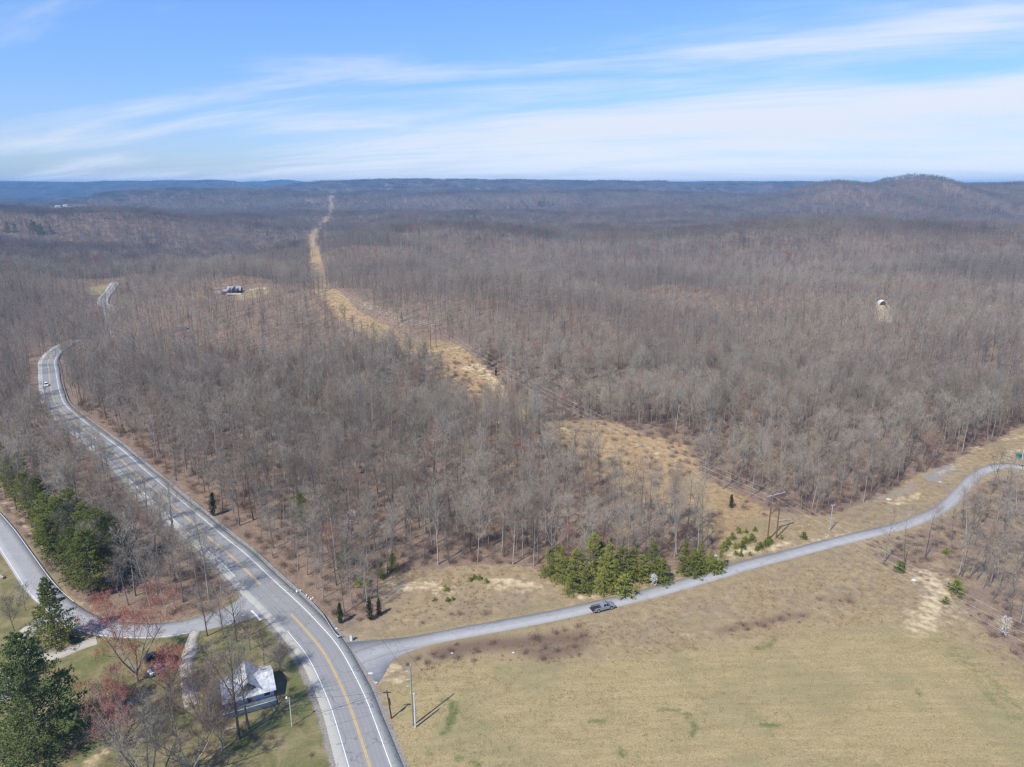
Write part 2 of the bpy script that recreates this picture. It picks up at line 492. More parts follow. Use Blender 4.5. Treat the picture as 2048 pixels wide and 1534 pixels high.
# ------------------------------------------------------------------ ground sheet
def geo_axis(start, step, n, grow, end):
    a = [start]
    s = step
    i = 0
    while a[-1] < end:
        if i > n: s *= grow
        a.append(a[-1] + s); i += 1
    return np.array(a)
gy = geo_axis(-60, 3.0, 45, 1.0, 75)
gy = np.concatenate([gy[:-1], geo_axis(75, 1.0, 215, 1.016, 15000)])
gxp = geo_axis(0, 1.0, 190, 1.022, 12500)
gx = np.concatenate([-gxp[:0:-1], gxp])
GX, GY = np.meshgrid(gx, gy)
GZ = hgt(GX, GY)
Z_MIN, Z_MAX = float(GZ.min()), float(GZ.max())
ny, nx = GX.shape
idx = np.arange(ny * nx).reshape(ny, nx)
quads = np.stack([idx[:-1, :-1], idx[:-1, 1:], idx[1:, 1:], idx[1:, :-1]], -1).reshape(-1, 4)
g_me = raw_mesh('ground', np.stack([GX, GY, GZ], -1).reshape(-1, 3), quads, None, True)
def blur(m, k=1):
    m = m.astype(np.float32)
    for _ in range(k):
        p = np.pad(m, 1, mode='edge')
        m = (p[1:-1, 1:-1] * 2 + p[:-2, 1:-1] + p[2:, 1:-1] + p[1:-1, :-2] + p[1:-1, 2:]) / 6
    return m
def strokes(lst):
    out = np.zeros(GX.shape, np.float32)
    for pts, rad, s in lst:
        q = PL(pts) if len(pts) > 1 else np.vstack([PL(pts), PL(pts) + 0.1])
        x0, x1, y0, y1 = q[:, 0].min() - 3 * rad, q[:, 0].max() + 3 * rad, q[:, 1].min() - 3 * rad, q[:, 1].max() + 3 * rad
        ix = np.where((gx >= x0) & (gx <= x1))[0]; iy = np.where((gy >= y0) & (gy <= y1))[0]
        if not len(ix) or not len(iy): continue
        sl = np.ix_(iy, ix)
        d, _ = seg_dist(GX[sl], GY[sl], q)
        out[sl] = np.maximum(out[sl], s * np.exp(-(d / rad) ** 2))
    return out
near = (GY < 420) & (np.abs(GX) < 420)
d_hwy, _ = seg_dist(GX, GY, HWY[::4])
d_lane, _ = seg_dist(GX, GY, LANE[::4])
d_side, _ = seg_dist(GX, GY, SIDE[::4])
d_row, _ = seg_dist(GX, GY, ROW)
in_open = inside(GX, GY, OPEN)
in_yard = inside(GX, GY, YARD)
in_east = inside(GX, GY, EASTWOOD)
row_m = np.maximum(np.clip((np.where(GY < 460, 17, 11) - d_row) / 6, 0, 1), blur(inside(GX, GY, GLADE), 3)) * (~in_open)
cab_m = np.clip(1.3 - np.hypot((GX - CABIN[0] - 12) / 22, (GY - CABIN[1] + 6) / 13), 0, 1) + 0.0
for q, rx, ry in _ff[:5]:
    cab_m = np.maximum(cab_m, np.clip(2.0 - 1.3 * np.hypot((GX - q[0]) / rx, (GY - q[1]) / ry), 0, 1))
MOWN = PL([(760, 1375), (840, 1345), (940, 1318), (1080, 1328), (1200, 1318), (1330, 1308), (1480, 1290), (1600, 1268), (1700, 1255), (1800, 1240), (1880, 1262), (1960, 1300), (2048, 1370), (2250, 1460), (2300, 1750), (830, 1750), (800, 1534)])
mown = inside(GX, GY, MOWN)
sand = strokes([
    ([(800, 1176), (850, 1168), (890, 1180)], 3.2, 1.0), ([(862, 1172), (905, 1186)], 2.2, 1.0), ([(990, 1166), (1020, 1165), (1068, 1172)], 3.0, 1.1), ([(1030, 1184), (1070, 1180)], 1.6, 0.8),
    ([(1160, 1192), (1190, 1190), (1225, 1182), (1250, 1160)], 2.4, 0.9), ([(1465, 1106), (1485, 1098), (1505, 1102)], 2.6, 1.2), ([(1540, 1096), (1575, 1088)], 2.0, 1.0),
    ([(1600, 1090), (1660, 1075), (1700, 1066)], 1.2, 0.7), ([(1850, 1150), (1870, 1170), (1880, 1200), (1850, 1235), (1835, 1255)], 4.5, 1.0), ([(1880, 1185), (1890, 1210)], 3.5, 1.0), ([(1820, 1262), (1850, 1272)], 5.0, 0.55),
    ([(1790, 1006), (1815, 998), (1838, 990)], 2.2, 0.9), ([(1880, 948), (1915, 930)], 2.2, 0.7), ([(1930, 905), (1960, 895)], 3, 0.7), ([(2000, 925), (2030, 900)], 3, 0.6), ([(2010, 880), (2048, 870)], 2.6, 0.9), ([(1995, 1020), (1960, 1000)], 2.2, 0.5), ([(1980, 1040), (2010, 1046)], 1.8, 0.5),
    ([(935, 735), (960, 735), (985, 762), (1005, 792)], 4.2, 1.25), ([(965, 745), (1000, 775)], 3.2, 1.0), ([(880, 700), (915, 695)], 4, 0.7), ([(730, 606), (750, 615)], 6, 0.7), ([(640, 560), (625, 540)], 8, 0.5), ([(760, 622), (800, 650), (850, 690)], 6, 0.35),
    ([(1110, 858), (1170, 852), (1230, 862)], 4, 0.45), ([(1275, 925), (1320, 908), (1345, 902)], 2.2, 0.6), ([(760, 1350), (790, 1335)], 2.0, 0.9), ([(790, 1365), (805, 1345)], 1.6, 0.7), ([(130, 1150), (100, 1110), (50, 1045), (10, 1005)], 1.6, 0.6), ([(150, 1190), (195, 1228)], 2.2, 0.45),
    ([(180, 1530), (205, 1505)], 1.6, 0.9), ([(860, 1422), (870, 1400)], 2.2, 0.35), ([(1340, 1272), (1400, 1270)], 1.3, 0.3), ([(500, 580), (540, 575)], 3, 1.2), ([(545, 575), (600, 570)], 2.5, 0.5), ([(485, 452), (512, 463), (530, 469)], 5, 1.2), ([(1766, 610), (1764, 628), (1770, 640)], 8, 1.6),
    ([(930, 423), (950, 424)], 22, 0.8), ([(1190, 434), (1230, 432)], 12, 0.5), ([(655, 440), (660, 405)], 20, 0.35), ([(100, 418), (140, 415)], 40, 0.6)])
green = strokes([
    ([(905, 1405), (908, 1425), (900, 1450), (890, 1465)], 1.1, 1.3), ([(1180, 1442), (1205, 1442), (1225, 1452)], 0.8, 0.9), ([(1315, 1420), (1345, 1418), (1375, 1430), (1388, 1452), (1385, 1470)], 0.8, 1.0), ([(1240, 1490), (1248, 1515)], 1.4, 0.8), ([(915, 1518), (945, 1520), (955, 1534)], 0.9, 1.1), ([(880, 1398), (900, 1400)], 0.7, 1.0),
    ([(1510, 1297), (1540, 1290), (1548, 1280)], 1.1, 1.0), ([(1525, 1448), (1540, 1452), (1560, 1452)], 1.0, 1.2), ([(1535, 1465), (1545, 1480)], 1.3, 0.5), ([(1836, 1384), (1842, 1388)], 1.2, 0.8), ([(850, 1480), (860, 1505)], 1.4, 0.6), ([(1000, 1500), (980, 1480), (1010, 1455)], 5.0, 0.35),
    ([(1640, 1290), (1720, 1265), (1780, 1265)], 4, 0.35), ([(1880, 1285), (1950, 1330), (2048, 1440)], 5, 0.6), ([(745, 1270), (800, 1270), (860, 1258), (1000, 1228), (1120, 1205)], 1.6, 0.55), ([(850, 1292), (950, 1275), (1100, 1246), (1250, 1213)], 1.3, 0.5), ([(655, 1205), (690, 1235)], 1.2, 0.8), ([(1430, 1170), (1560, 1128), (1690, 1090)], 1.6, 0.35),
    ([(1480, 1055), (1520, 1050), (1545, 1058)], 5, 0.55), ([(1330, 1240), (1370, 1250), (1420, 1240)], 2.5, 0.5), ([(200, 1320), (150, 1335)], 3.0, 0.9), ([(560, 1290), (590, 1340), (615, 1400)], 4.0, 1.0), ([(430, 1300), (480, 1290), (530, 1270)], 4, 0.8), ([(410, 1330), (415, 1360)], 2.5, 0.8),
    ([(600, 1420), (560, 1440), (520, 1450)], 4.5, 0.8), ([(20, 1520), (60, 1500)], 3, 0.9), ([(170, 1510), (190, 1490)], 2.5, 1.0), ([(70, 1085), (110, 1145)], 1.5, 0.8), ([(60, 1110), (20, 1060)], 1.3, 0.4), ([(160, 1350), (130, 1420)], 4, 0.7), ([(480, 1500), (620, 1500)], 5, 0.4)])
brown = strokes([
    ([(880, 1306), (960, 1290), (1060, 1285), (1160, 1275)], 4.0, 1.0), ([(1050, 1300), (1100, 1310), (1160, 1290)], 3.5, 0.9), ([(1440, 1262), (1500, 1250), (1560, 1235), (1610, 1230)], 2.4, 0.8), ([(1660, 1202), (1700, 1195)], 2.5, 0.7), ([(800, 1325), (840, 1312)], 3.0, 0.6), ([(890, 1232), (980, 1222)], 2.2, 0.5),
    ([(1180, 1305), (1250, 1300)], 2.0, 0.4), ([(1290, 960), (1310, 950)], 4, 0.7), ([(925, 770), (935, 760)], 4, 0.8), ([(895, 715), (870, 712)], 4, 0.6), ([(740, 1235), (800, 1220)], 2.2, 0.6), ([(850, 1235), (860, 1240)], 1.8, 0.6), ([(1740, 1110), (1820, 1140), (1800, 1100)], 6, 0.5)])
gravel = np.clip((7.2 - d_hwy) / 1.6, 0, 1) * (np.hypot(GX, GY) < 330)
gravel = np.maximum(gravel, strokes([([(690, 1282), (740, 1290), (780, 1284)], 1.4, 1.0), ([(1900, 935), (1860, 958)], 3.5, 0.8), ([(1730, 1000), (1800, 985), (1830, 970)], 4, 0.5), ([(735, 1400), (760, 1450), (790, 1510)], 1.0, 0.7)]))
layers = {
    'forest': blur(((~in_open) & (~in_yard)), 2) * (1 - np.clip(row_m + cab_m, 0, 1)) * (1 - 0.45 * in_east),
    'row': blur(np.clip(row_m, 0, 1), 1),
    'mown': blur(mown, 40),
    'lawn': blur(in_yard & (d_side > 3), 2),
    'sand': sand, 'green': green, 'brown': brown, 'gravel': gravel, 'meadow': np.clip(cab_m, 0, 1),
}
for k_, a_ in layers.items():
    at_ = g_me.attributes.new(k_, 'FLOAT', 'POINT')
    at_.data.foreach_set('value', np.asarray(a_, np.float32).ravel())

m_ground, q, b = material('ground_cover', 0.95, 0.08)
geo = q.new('ShaderNodeNewGeometry')
pos = geo.outputs['Position']
n_fine = q.noise(pos, 2.6, 4.0, 0.7)
n_mid = q.noise(pos, 0.45, 4.0, 0.6)
n_big = q.noise(pos, 0.06, 4.0, 0.55)
n_blot = q.noise(pos, 0.16, 3.0, 0.6, 0.6)
mpg = q.new('ShaderNodeMapping')
mpg.inputs['Rotation'].default_value = (0, 0, R(-26))
mpg.inputs['Scale'].default_value = (0.10, 0.85, 1)
q.put(mpg.inputs['Vector'], pos)
n_str = q.noise(mpg.outputs[0], 1.0, 4.0, 0.6, 0.4)
# leaf litter
litter = q.ramp(n_mid, [(0.30, (0.12, 0.086, 0.064)), (0.5, (0.235, 0.165, 0.115)), (0.70, (0.37, 0.250, 0.165))])
litter = q.mix(q.mapr(n_big, 0.42, 0.68), litter, (0.21, 0.165, 0.125))
litter = q.mix(0.5, litter, q.ramp(n_fine, [(0.35, (0.085, 0.06, 0.045)), (0.65, (0.36, 0.25, 0.17))]))
# dry tall grass of the verges
tall = q.ramp(n_mid, [(0.28, (0.17, 0.125, 0.075)), (0.5, (0.30, 0.225, 0.125)), (0.72, (0.44, 0.33, 0.185))])
tall = q.mix(0.40, tall, q.ramp(n_fine, [(0.3, (0.13, 0.10, 0.06)), (0.7, (0.45, 0.35, 0.21))]))
tall = q.mix(q.mapr(n_big, 0.50, 0.70, 0, 0.5), tall, (0.205, 0.165, 0.125))
# mown field
mown_c = q.ramp(n_str, [(0.28, (0.25, 0.20, 0.092)), (0.5, (0.345, 0.265, 0.132)), (0.74, (0.46, 0.345, 0.18))])
mown_c = q.mix(0.55, mown_c, q.ramp(n_fine, [(0.3, (0.14, 0.117, 0.052)), (0.7, (0.53, 0.415, 0.215))]))
mown_c = q.mix(q.mapr(n_blot, 0.50, 0.72, 0, 0.45), mown_c, (0.245, 0.215, 0.10))
mown_c = q.mix(q.mapr(n_big, 0.48, 0.62, 0, 0.40), mown_c, (0.225, 0.21, 0.105))
wv = q.new('ShaderNodeTexWave', wave_type='RINGS', rings_direction='Z', wave_profile='SIN')
q.put(wv.inputs['Vector'], q.vmath('ADD', pos, (-78.0, 60.0, 0.0)))
wv.inputs['Scale'].default_value = 0.085
wv.inputs['Distortion'].default_value = 9.0
wv.inputs['Detail'].default_value = 2.0
wv.inputs['Detail Scale'].default_value = 0.4
mown_c = q.mix(q.math('MULTIPLY', q.mapr(wv.outputs['Fac'], 0.35, 0.9), q.mapr(n_big, 0.4, 0.6, 0.02, 0.28)), mown_c, (0.235, 0.195, 0.10))
lawn_c = q.ramp(n_blot, [(0.32, (0.10, 0.115, 0.037)), (0.48, (0.185, 0.165, 0.072)), (0.62, (0.30, 0.235, 0.13))])
lawn_c = q.mix(0.40, lawn_c, q.ramp(n_fine, [(0.3, (0.075, 0.075, 0.028)), (0.7, (0.28, 0.24, 0.125))]))
sand_c = q.ramp(n_mid, [(0.3, (0.38, 0.29, 0.165)), (0.7, (0.60, 0.48, 0.30))])
row_c = q.ramp(n_mid, [(0.28, (0.20, 0.132, 0.075)), (0.5, (0.36, 0.242, 0.122)), (0.72, (0.50, 0.345, 0.18))])
row_c = q.mix(0.35, row_c, q.ramp(n_fine, [(0.3, (0.12, 0.09, 0.06)), (0.7, (0.46, 0.35, 0.21))]))
grav_c = q.ramp(n_fine, [(0.3, (0.16, 0.14, 0.115)), (0.7, (0.36, 0.33, 0.29))])
green_c = q.ramp(n_fine, [(0.3, (0.075, 0.098, 0.032)), (0.7, (0.165, 0.180, 0.068))])
brown_c = q.ramp(n_mid, [(0.3, (0.085, 0.055, 0.042)), (0.7, (0.20, 0.135, 0.10))])
meadow_c = q.ramp(n_mid, [(0.3, (0.19, 0.165, 0.085)), (0.7, (0.34, 0.275, 0.15))])
wob = q.math('MULTIPLY', q.math('SUBTRACT', n_blot, 0.5), 1.1)
wob2 = q.math('MULTIPLY', q.math('SUBTRACT', n_mid, 0.5), 1.3)
def lay(c, name, col, a=0.35, b_=0.65, w_=wob):
    f = q.mapr(q.math('ADD', q.attr(name), q.math('MULTIPLY', w_, q.mapr(q.attr(name), 0.0, 0.15))), a, b_, smooth=True)
    return q.mix(f, c, col)
c = tall
c = lay(c, 'mown', mown_c, 0.05, 0.95)
c = lay(c, 'lawn', lawn_c, 0.3, 0.7, wob2)
c = lay(c, 'forest', litter, 0.35, 0.65)
c = lay(c, 'row', row_c, 0.3, 0.7)
c = lay(c, 'meadow', meadow_c, 0.3, 0.7)
c = lay(c, 'brown', brown_c, 0.3, 1.25, wob2)
c = lay(c, 'green', green_c, 0.25, 1.35, q.math('MULTIPLY', wob2, 1.5))
c = lay(c, 'gravel', grav_c, 0.3, 0.7, wob2)
c = lay(c, 'sand', sand_c, 0.35, 1.35, q.math('MULTIPLY', wob2, 2.0))
q.put(b.inputs['Base Color'], c)
bp = q.new('ShaderNodeBump')
bp.inputs['Strength'].default_value = 0.55
bp.inputs['Distance'].default_value = 0.14
q.put(bp.inputs['Height'], q.math('ADD', n_fine, q.math('MULTIPLY', n_mid, 1.6)))
q.put(b.inputs['Normal'], bp.outputs[0])
g_me.materials.append(m_ground)
ground = link_mesh('ground', g_me)
tag(ground, 'rolling ground of mown field, dry grass and brown leaf litter reaching the horizon', 'ground', kind='structure')

# ------------------------------------------------------------------ roads
def road_material(name, base, var, track=True, crack=0.5, narrow=False):
    m, q, b = material(name, 0.9, 0.15)
    geo = q.new('ShaderNodeNewGeometry')
    pos = geo.outputs['Position']
    n1 = q.noise(pos, 0.35, 4, 0.6); n2 = q.noise(pos, 6.0, 3, 0.7)
    col = q.ramp(n1, [(0.3, tuple(k * (1 - var) for k in base)), (0.7, tuple(k * (1 + var) for k in base))])
    col = q.mix(0.35, col, q.ramp(n2, [(0.3, tuple(k * 0.75 for k in base)), (0.7, tuple(k * 1.25 for k in base))]))
    if track:
        u = q.attr('across')
        au = q.math('ABSOLUTE', u)
        lane_d = q.math('ABSOLUTE', q.math('SUBTRACT', au, 1.75))
        wheel = q.mapr(q.math('ABSOLUTE', q.math('SUBTRACT', lane_d, 0.85)), 0.0, 0.55, 1.0, 0.0, smooth=True)
        col = q.mix(q.math('MULTIPLY', wheel, 0.45), col, tuple(k * 0.78 for k in base))
        oil = q.mapr(q.math('ADD', lane_d, q.math('MULTIPLY', n2, 0.3)), 0.1, 0.6, 0.22, 0.0, smooth=True)
        col = q.mix(oil, col, tuple(k * 0.6 for k in base))
        patch = q.mapr(q.noise(pos, 0.045, 2, 0.5), 0.57, 0.585, 0.0, 0.22)
        col = q.mix(patch, col, tuple(k * 0.74 for k in base))
        shoulder = q.mapr(q.math('ADD', au, q.math('MULTIPLY', n1, 0.25)), 3.62, 3.8, smooth=True)
        col = q.mix(q.math('MULTIPLY', shoulder, 0.75), col, tuple(k * 1.34 for k in base[:2]) + (base[2] * 1.22,))
    if narrow:
        au = q.math('ABSOLUTE', q.attr('across'))
        wheel = q.mapr(q.math('ABSOLUTE', q.math('SUBTRACT', au, 0.85)), 0.0, 0.5, 1.0, 0.0, smooth=True)
        col = q.mix(q.math('MULTIPLY', wheel, 0.35), col, tuple(k * 1.18 for k in base))
        edge = q.mapr(q.math('ADD', au, q.math('MULTIPLY', n2, 0.7)), 2.0, 2.7, smooth=True)
        col = q.mix(q.math('MULTIPLY', edge, q.mapr(au, 2.6, 2.3, 0.0, 0.6)), col, (0.26, 0.225, 0.165))
        patch = q.mapr(q.noise(pos, 0.07, 2, 0.5), 0.56, 0.58, 0.0, 0.22)
        col = q.mix(patch, col, tuple(k * 0.72 for k in base))
    if crack:
        vo = q.new('ShaderNodeTexVoronoi', feature='DISTANCE_TO_EDGE')
        q.put(vo.inputs['Vector'], q.vmath('ADD', pos, q.vmath('MULTIPLY', q.noise(pos, 0.5, 3, 0.6, 0, True), (3, 3, 3))))
        vo.inputs['Scale'].default_value = 0.16
        f = q.mapr(vo.outputs['Distance'], 0.0, 0.018, crack, 0.0)
        f = q.math('MULTIPLY', f, q.mapr(n1, 0.40, 0.55, 0.25, 1.0))
        col = q.mix(f, col, tuple(k * 0.35 for k in base))
    q.put(b.inputs['Base Color'], col)
    return m
def lift(poly, dz):
    r = np.hypot(poly[:, 0], poly[:, 1])
    return hgt(poly[:, 0], poly[:, 1]) + dz + 0.7 * sstep(330, 620, r)
def strip_mesh(name, line, offs, dz, mat, side_drop=0.0, sel=None):
    """a ribbon along a line: OFFS are the cross positions (may vary along the line)"""
    rows = []
    n = len(line)
    offs = [np.broadcast_to(np.asarray(o_, float), (n,)) for o_ in offs]
    zc_ = lift(line, dz)
    for o_ in offs:
        p = offset(line, o_)
        z = lift(p, dz)
        rows.append(np.column_stack([p, 0.35 * z + 0.65 * zc_ if abs(o_[0]) < 8 else z]))
    across = np.concatenate([o_ for o_ in offs])
    v = np.concatenate(rows)
    k = len(offs)
    f = []
    for i in range(k - 1):
        a = np.arange(n - 1) + i * n
        f.append(np.stack([a, a + n, a + n + 1, a + 1], 1))
    f = np.concatenate(f)[:, ::-1]
    if side_drop:
        for i0, s_ in ((0, 1), (k - 1, -1)):
            base = len(v)
            e = rows[i0].copy(); e[:, 2] -= side_drop
            v = np.concatenate([v, e]); across = np.concatenate([across, offs[i0]])
            a = np.arange(n - 1)
            q_ = np.stack([a + i0 * n, a + i0 * n + 1, a + base + 1, a + base], 1)
            f = np.concatenate([f, q_[:, ::-1] if s_ > 0 else q_])
    me = raw_mesh(name, v, f, mat)
    at_ = me.attributes.new('across', 'FLOAT', 'POINT')
    at_.data.foreach_set('value', across.astype(np.float32))
    return me
m_hwy = road_material('worn_asphalt', (0.278, 0.272, 0.262), 0.07, True, 0.7)
m_lane = road_material('pale_asphalt', (0.345, 0.335, 0.322), 0.08, False, 0.5, True)
m_side = road_material('grey_asphalt', (0.315, 0.310, 0.302), 0.09, False, 0.5)
m_grav = plain('gravel_track', (0.43, 0.385, 0.31), 0.95, 0.1, 0, 0.28, 3.5)
m_white = plain('white_road_paint', (0.72, 0.72, 0.70), 0.8, 0.2, 0, 0.15, 2.0)
m_yellow = plain('yellow_road_paint', (0.62, 0.40, 0.085), 0.8, 0.2, 0, 0.15, 2.0)
def taper_noise(n, a, s):
    return a * fbm(np.arange(n) * s, np.zeros(n) + s * 77, 3)
nH = len(HWY)
hw_l = -5.25 + taper_noise(nH, 0.35, 0.11); hw_r = 5.35 + taper_noise(nH, 0.3, 0.13)
highway = link_mesh('highway', strip_mesh('highway', HWY, [hw_l, -3.5, -1.75, 0.0, 1.75, 3.5, hw_r], 0.16, m_hwy, 0.6))
tag(highway, 'wide grey two lane highway curving away past the wood', 'road', kind='structure')
runH = np.concatenate([[0], np.cumsum(np.hypot(*np.diff(HWY, axis=0).T))])
def run_at(line, px, py):
    p = PL([(px, py)])[0]
    return int(np.argmin(np.hypot(line[:, 0] - p[0], line[:, 1] - p[1])))
def line_piece(name, parent, line, i0, i1, off, wid, mat, dz=0.168):
    seg = line[i0:i1]
    if len(seg) < 3: return
    o = link_mesh(name, strip_mesh(name, seg, [off - wid / 2, off + wid / 2], dz, mat), parent)
    return o
g0, g1 = run_at(HWY, 571, 1228), run_at(HWY, 524, 1173)
for a_, c_ in ((0, g0), (g1, nH - 1)):
    for s_ in (-0.13, 0.13):
        line_piece('centre_line', highway, HWY, a_, c_, s_, 0.14, m_yellow)
jr0, jr1 = run_at(HWY, 690, 1400), run_at(HWY, 655, 1318)
line_piece('edge_line', highway, HWY, 0, nH - 1, 3.45, 0.17, m_white)
jl0, jl1 = run_at(HWY, 590, 1248), run_at(HWY, 497, 1146)
line_piece('edge_line', highway, HWY, 0, jl0, -3.45, 0.15, m_white)
line_piece('edge_line', highway, HWY, jl1, nH - 1, -3.45, 0.15, m_white)

# country lane with its flared mouth
nL = len(LANE)
runL = np.arange(nL) * 1.5
flare = 8.0 * np.exp(-((runL - 0) / 6.0) ** 1.4)
lw_l = -2.15 - flare * 0.55 + taper_noise(nL, 0.22, 0.21)
lw_r = 2.15 + flare + taper_noise(nL, 0.22, 0.19)
lane = link_mesh('country_lane', strip_mesh('country_lane', LANE, [lw_l, 0.0, lw_r], 0.11, m_lane, 0.4))
tag(lane, 'narrow pale asphalt lane running from the highway past the field', 'lane', kind='structure')
nS = len(SIDE)
runS = (np.arange(nS)[::-1]) * 1.5
fl = 7.0 * np.exp(-(runS / 8.5) ** 1.3)
wS = 3.25 - 0.4 * sstep(75, 55, runS)
side = link_mesh('side_road', strip_mesh('side_road', SIDE, [-wS - fl * 0.9, -1.2, 1.2, wS + fl * 0.35], 0.12, m_side, 0.4))
tag(side, 'grey side road bending round the yard to meet the highway', 'road', kind='structure')
k_ = nS - int(16 / 1.5)
line_piece('edge_line', side, SIDE, 0, k_ - 28, -2.85, 0.13, m_white, 0.128)
line_piece('edge_line', side, SIDE, 0, k_ - 2, 2.75, 0.13, m_white, 0.128)
# the stop bar at its mouth
pa, pb = PL([(503, 1222), (523, 1243)])
sb = smooth(np.vstack([pa, (pa + pb) / 2, pb]), 0.5)
o = link_mesh('stop_bar', strip_mesh('stop_bar', sb, [-0.25, 0.25], 0.172, m_white), side)
drive = link_mesh('driveway', strip_mesh('driveway', DRIVE, [-1.5 + taper_noise(len(DRIVE), 0.8, 0.4), 0.0, 1.5 + taper_noise(len(DRIVE), 0.8, 0.37)], 0.07, m_grav, 0.3))
tag(drive, 'pale gravel driveway beside the white roofed house', 'driveway', kind='structure')
loop = link_mesh('gravel_path', strip_mesh('gravel_path', LOOP, [-2.0 + taper_noise(len(LOOP), 0.9, 0.3), 0.0, 2.0 + taper_noise(len(LOOP), 0.9, 0.27)], 0.06, m_grav, 0.3))
tag(loop, 'sandy gravel turning loop off the side road', 'path', kind='structure')

# ------------------------------------------------------------------ the hazy air
hz = MB().box(-13500, 13500, -500, 15600, Z_MIN - 1.0, max(float(GZ[np.abs(GX) < 0.9 * GY + 300].max()) + 22, CAM_H + 12))
m_hz = bpy.data.materials.new('hazy_air')
m_hz.use_nodes = True
q = NT(m_hz.node_tree)
q.n.clear()
mo = q.new('ShaderNodeOutputMaterial')
pv = q.new('ShaderNodeVolumePrincipled')
pv.inputs['Color'].default_value = (0.22, 0.57, 1.0, 1)
pv.inputs['Density'].default_value = 0.88e-4
pv.inputs['Anisotropy'].default_value = 0.0
q.l.new(pv.outputs[0], mo.inputs['Volume'])
haze = hz.build('haze', m_hz)
tag(haze, 'thin blue haze over the far hills', 'haze', kind='stuff')

# ------------------------------------------------------------------ plant materials
def bark_material(name, stops, loc_mix=None, rough=0.95, grain=True):
    """bark or twig colour that differs from tree to tree and, in patches, from place to place"""
    m, q, b = material(name, rough, 0.1)
    oi = q.new('ShaderNodeObjectInfo')
    col = q.ramp(oi.outputs['Random'], stops)
    if loc_mix:
        n = q.noise(oi.outputs['Location'], 0.011, 3.0, 0.6)
        col = q.mix(q.mapr(n, 0.50, 0.64, 0.0, 0.5, smooth=True), col, loc_mix)
        n3 = q.noise(oi.outputs['Location'], 0.0042, 3.0, 0.6)       # stands of darker and paler trees
        col = q.mix(1.0, col, q.ramp(n3, [(0.36, (0.66, 0.65, 0.66)), (0.5, (0.95, 0.94, 0.92)), (0.64, (1.14, 1.12, 1.06))]), 'MULTIPLY')
    if grain:
        t = q.new('ShaderNodeTexCoord')
        n2 = q.noise(t.outputs['Object'], 1.1, 2.0, 0.6)
        col = q.mix(1.0, col, q.ramp(n2, [(0.3, (0.7, 0.7, 0.7)), (0.7, (1.25, 1.25, 1.25))]), 'MULTIPLY')
    q.put(b.inputs['Base Color'], col)
    return m
m_bark = bark_material('grey_bark', [(0.0, (0.12, 0.102, 0.085)), (0.35, (0.21, 0.187, 0.16)), (0.7, (0.37, 0.345, 0.31)), (1.0, (0.16, 0.137, 0.115))])
m_twig = bark_material('grey_twigs', [(0.0, (0.18, 0.153, 0.118)), (0.4, (0.41, 0.365, 0.295)), (0.78, (0.295, 0.255, 0.202)), (0.88, (0.38, 0.30, 0.195)), (0.96, (0.28, 0.19, 0.14)), (1.0, (0.36, 0.17, 0.12))], (0.30, 0.25, 0.205), grain=False)
m_twig_shaded = bark_material('brown_grey_twigs_shaded', [(0.0, (0.125, 0.105, 0.082)), (0.4, (0.27, 0.237, 0.195)), (0.78, (0.19, 0.16, 0.128)), (0.88, (0.26, 0.20, 0.13)), (0.95, (0.22, 0.125, 0.09)), (1.0, (0.34, 0.105, 0.07))], (0.20, 0.155, 0.125), grain=False)  # browner copy of the grey twigs, darkened to paint in far crowns' self-shade
m_darkbark = bark_material('dark_bark', [(0.0, (0.10, 0.085, 0.075)), (1.0, (0.17, 0.15, 0.135))])
m_redbud = bark_material('red_buds', [(0.0, (0.30, 0.085, 0.06)), (1.0, (0.40, 0.14, 0.09))], grain=False)
m_blossom = bark_material('white_blossom', [(0.0, (0.72, 0.72, 0.70)), (1.0, (0.80, 0.79, 0.77))], grain=False)
m_brush = bark_material('brown_brush', [(0.0, (0.17, 0.125, 0.10)), (0.5, (0.25, 0.19, 0.155)), (1.0, (0.20, 0.125, 0.10))], (0.26, 0.17, 0.13), grain=False)
def needle_material(name, a, b_):
    m, q, b = material(name, 0.75, 0.25)
    oi = q.new('ShaderNodeObjectInfo')
    t = q.new('ShaderNodeTexCoord')
    n = q.noise(t.outputs['Object'], 0.9, 3.0, 0.65)
    f = q.math('ADD', q.math('MULTIPLY', oi.outputs['Random'], 0.45), q.math('MULTIPLY', n, 0.6))
    q.put(b.inputs['Base Color'], q.ramp(f, [(0.15, a), (0.75, b_)]))
    return m
m_pine = needle_material('olive_needles', (0.075, 0.108, 0.022), (0.235, 0.245, 0.058))
m_yellowpine = needle_material('yellow_green_needles', (0.085, 0.122, 0.020), (0.30, 0.30, 0.065))
m_whitepine = needle_material('dark_green_needles', (0.050, 0.092, 0.030), (0.175, 0.215, 0.070))
m_cedar = needle_material('cedar_green', (0.026, 0.045, 0.016), (0.062, 0.085, 0.030))
m_grass = bark_material('straw_grass', [(0.0, (0.31, 0.23, 0.125)), (0.5, (0.42, 0.32, 0.18)), (0.85, (0.50, 0.39, 0.22)), (1.0, (0.26, 0.23, 0.115))], (0.27, 0.205, 0.14), grain=False)
m_greengrass = bark_material('short_grass', [(0.0, (0.20, 0.19, 0.085)), (0.5, (0.33, 0.27, 0.14)), (1.0, (0.45, 0.355, 0.19))], (0.25, 0.23, 0.10), grain=False)

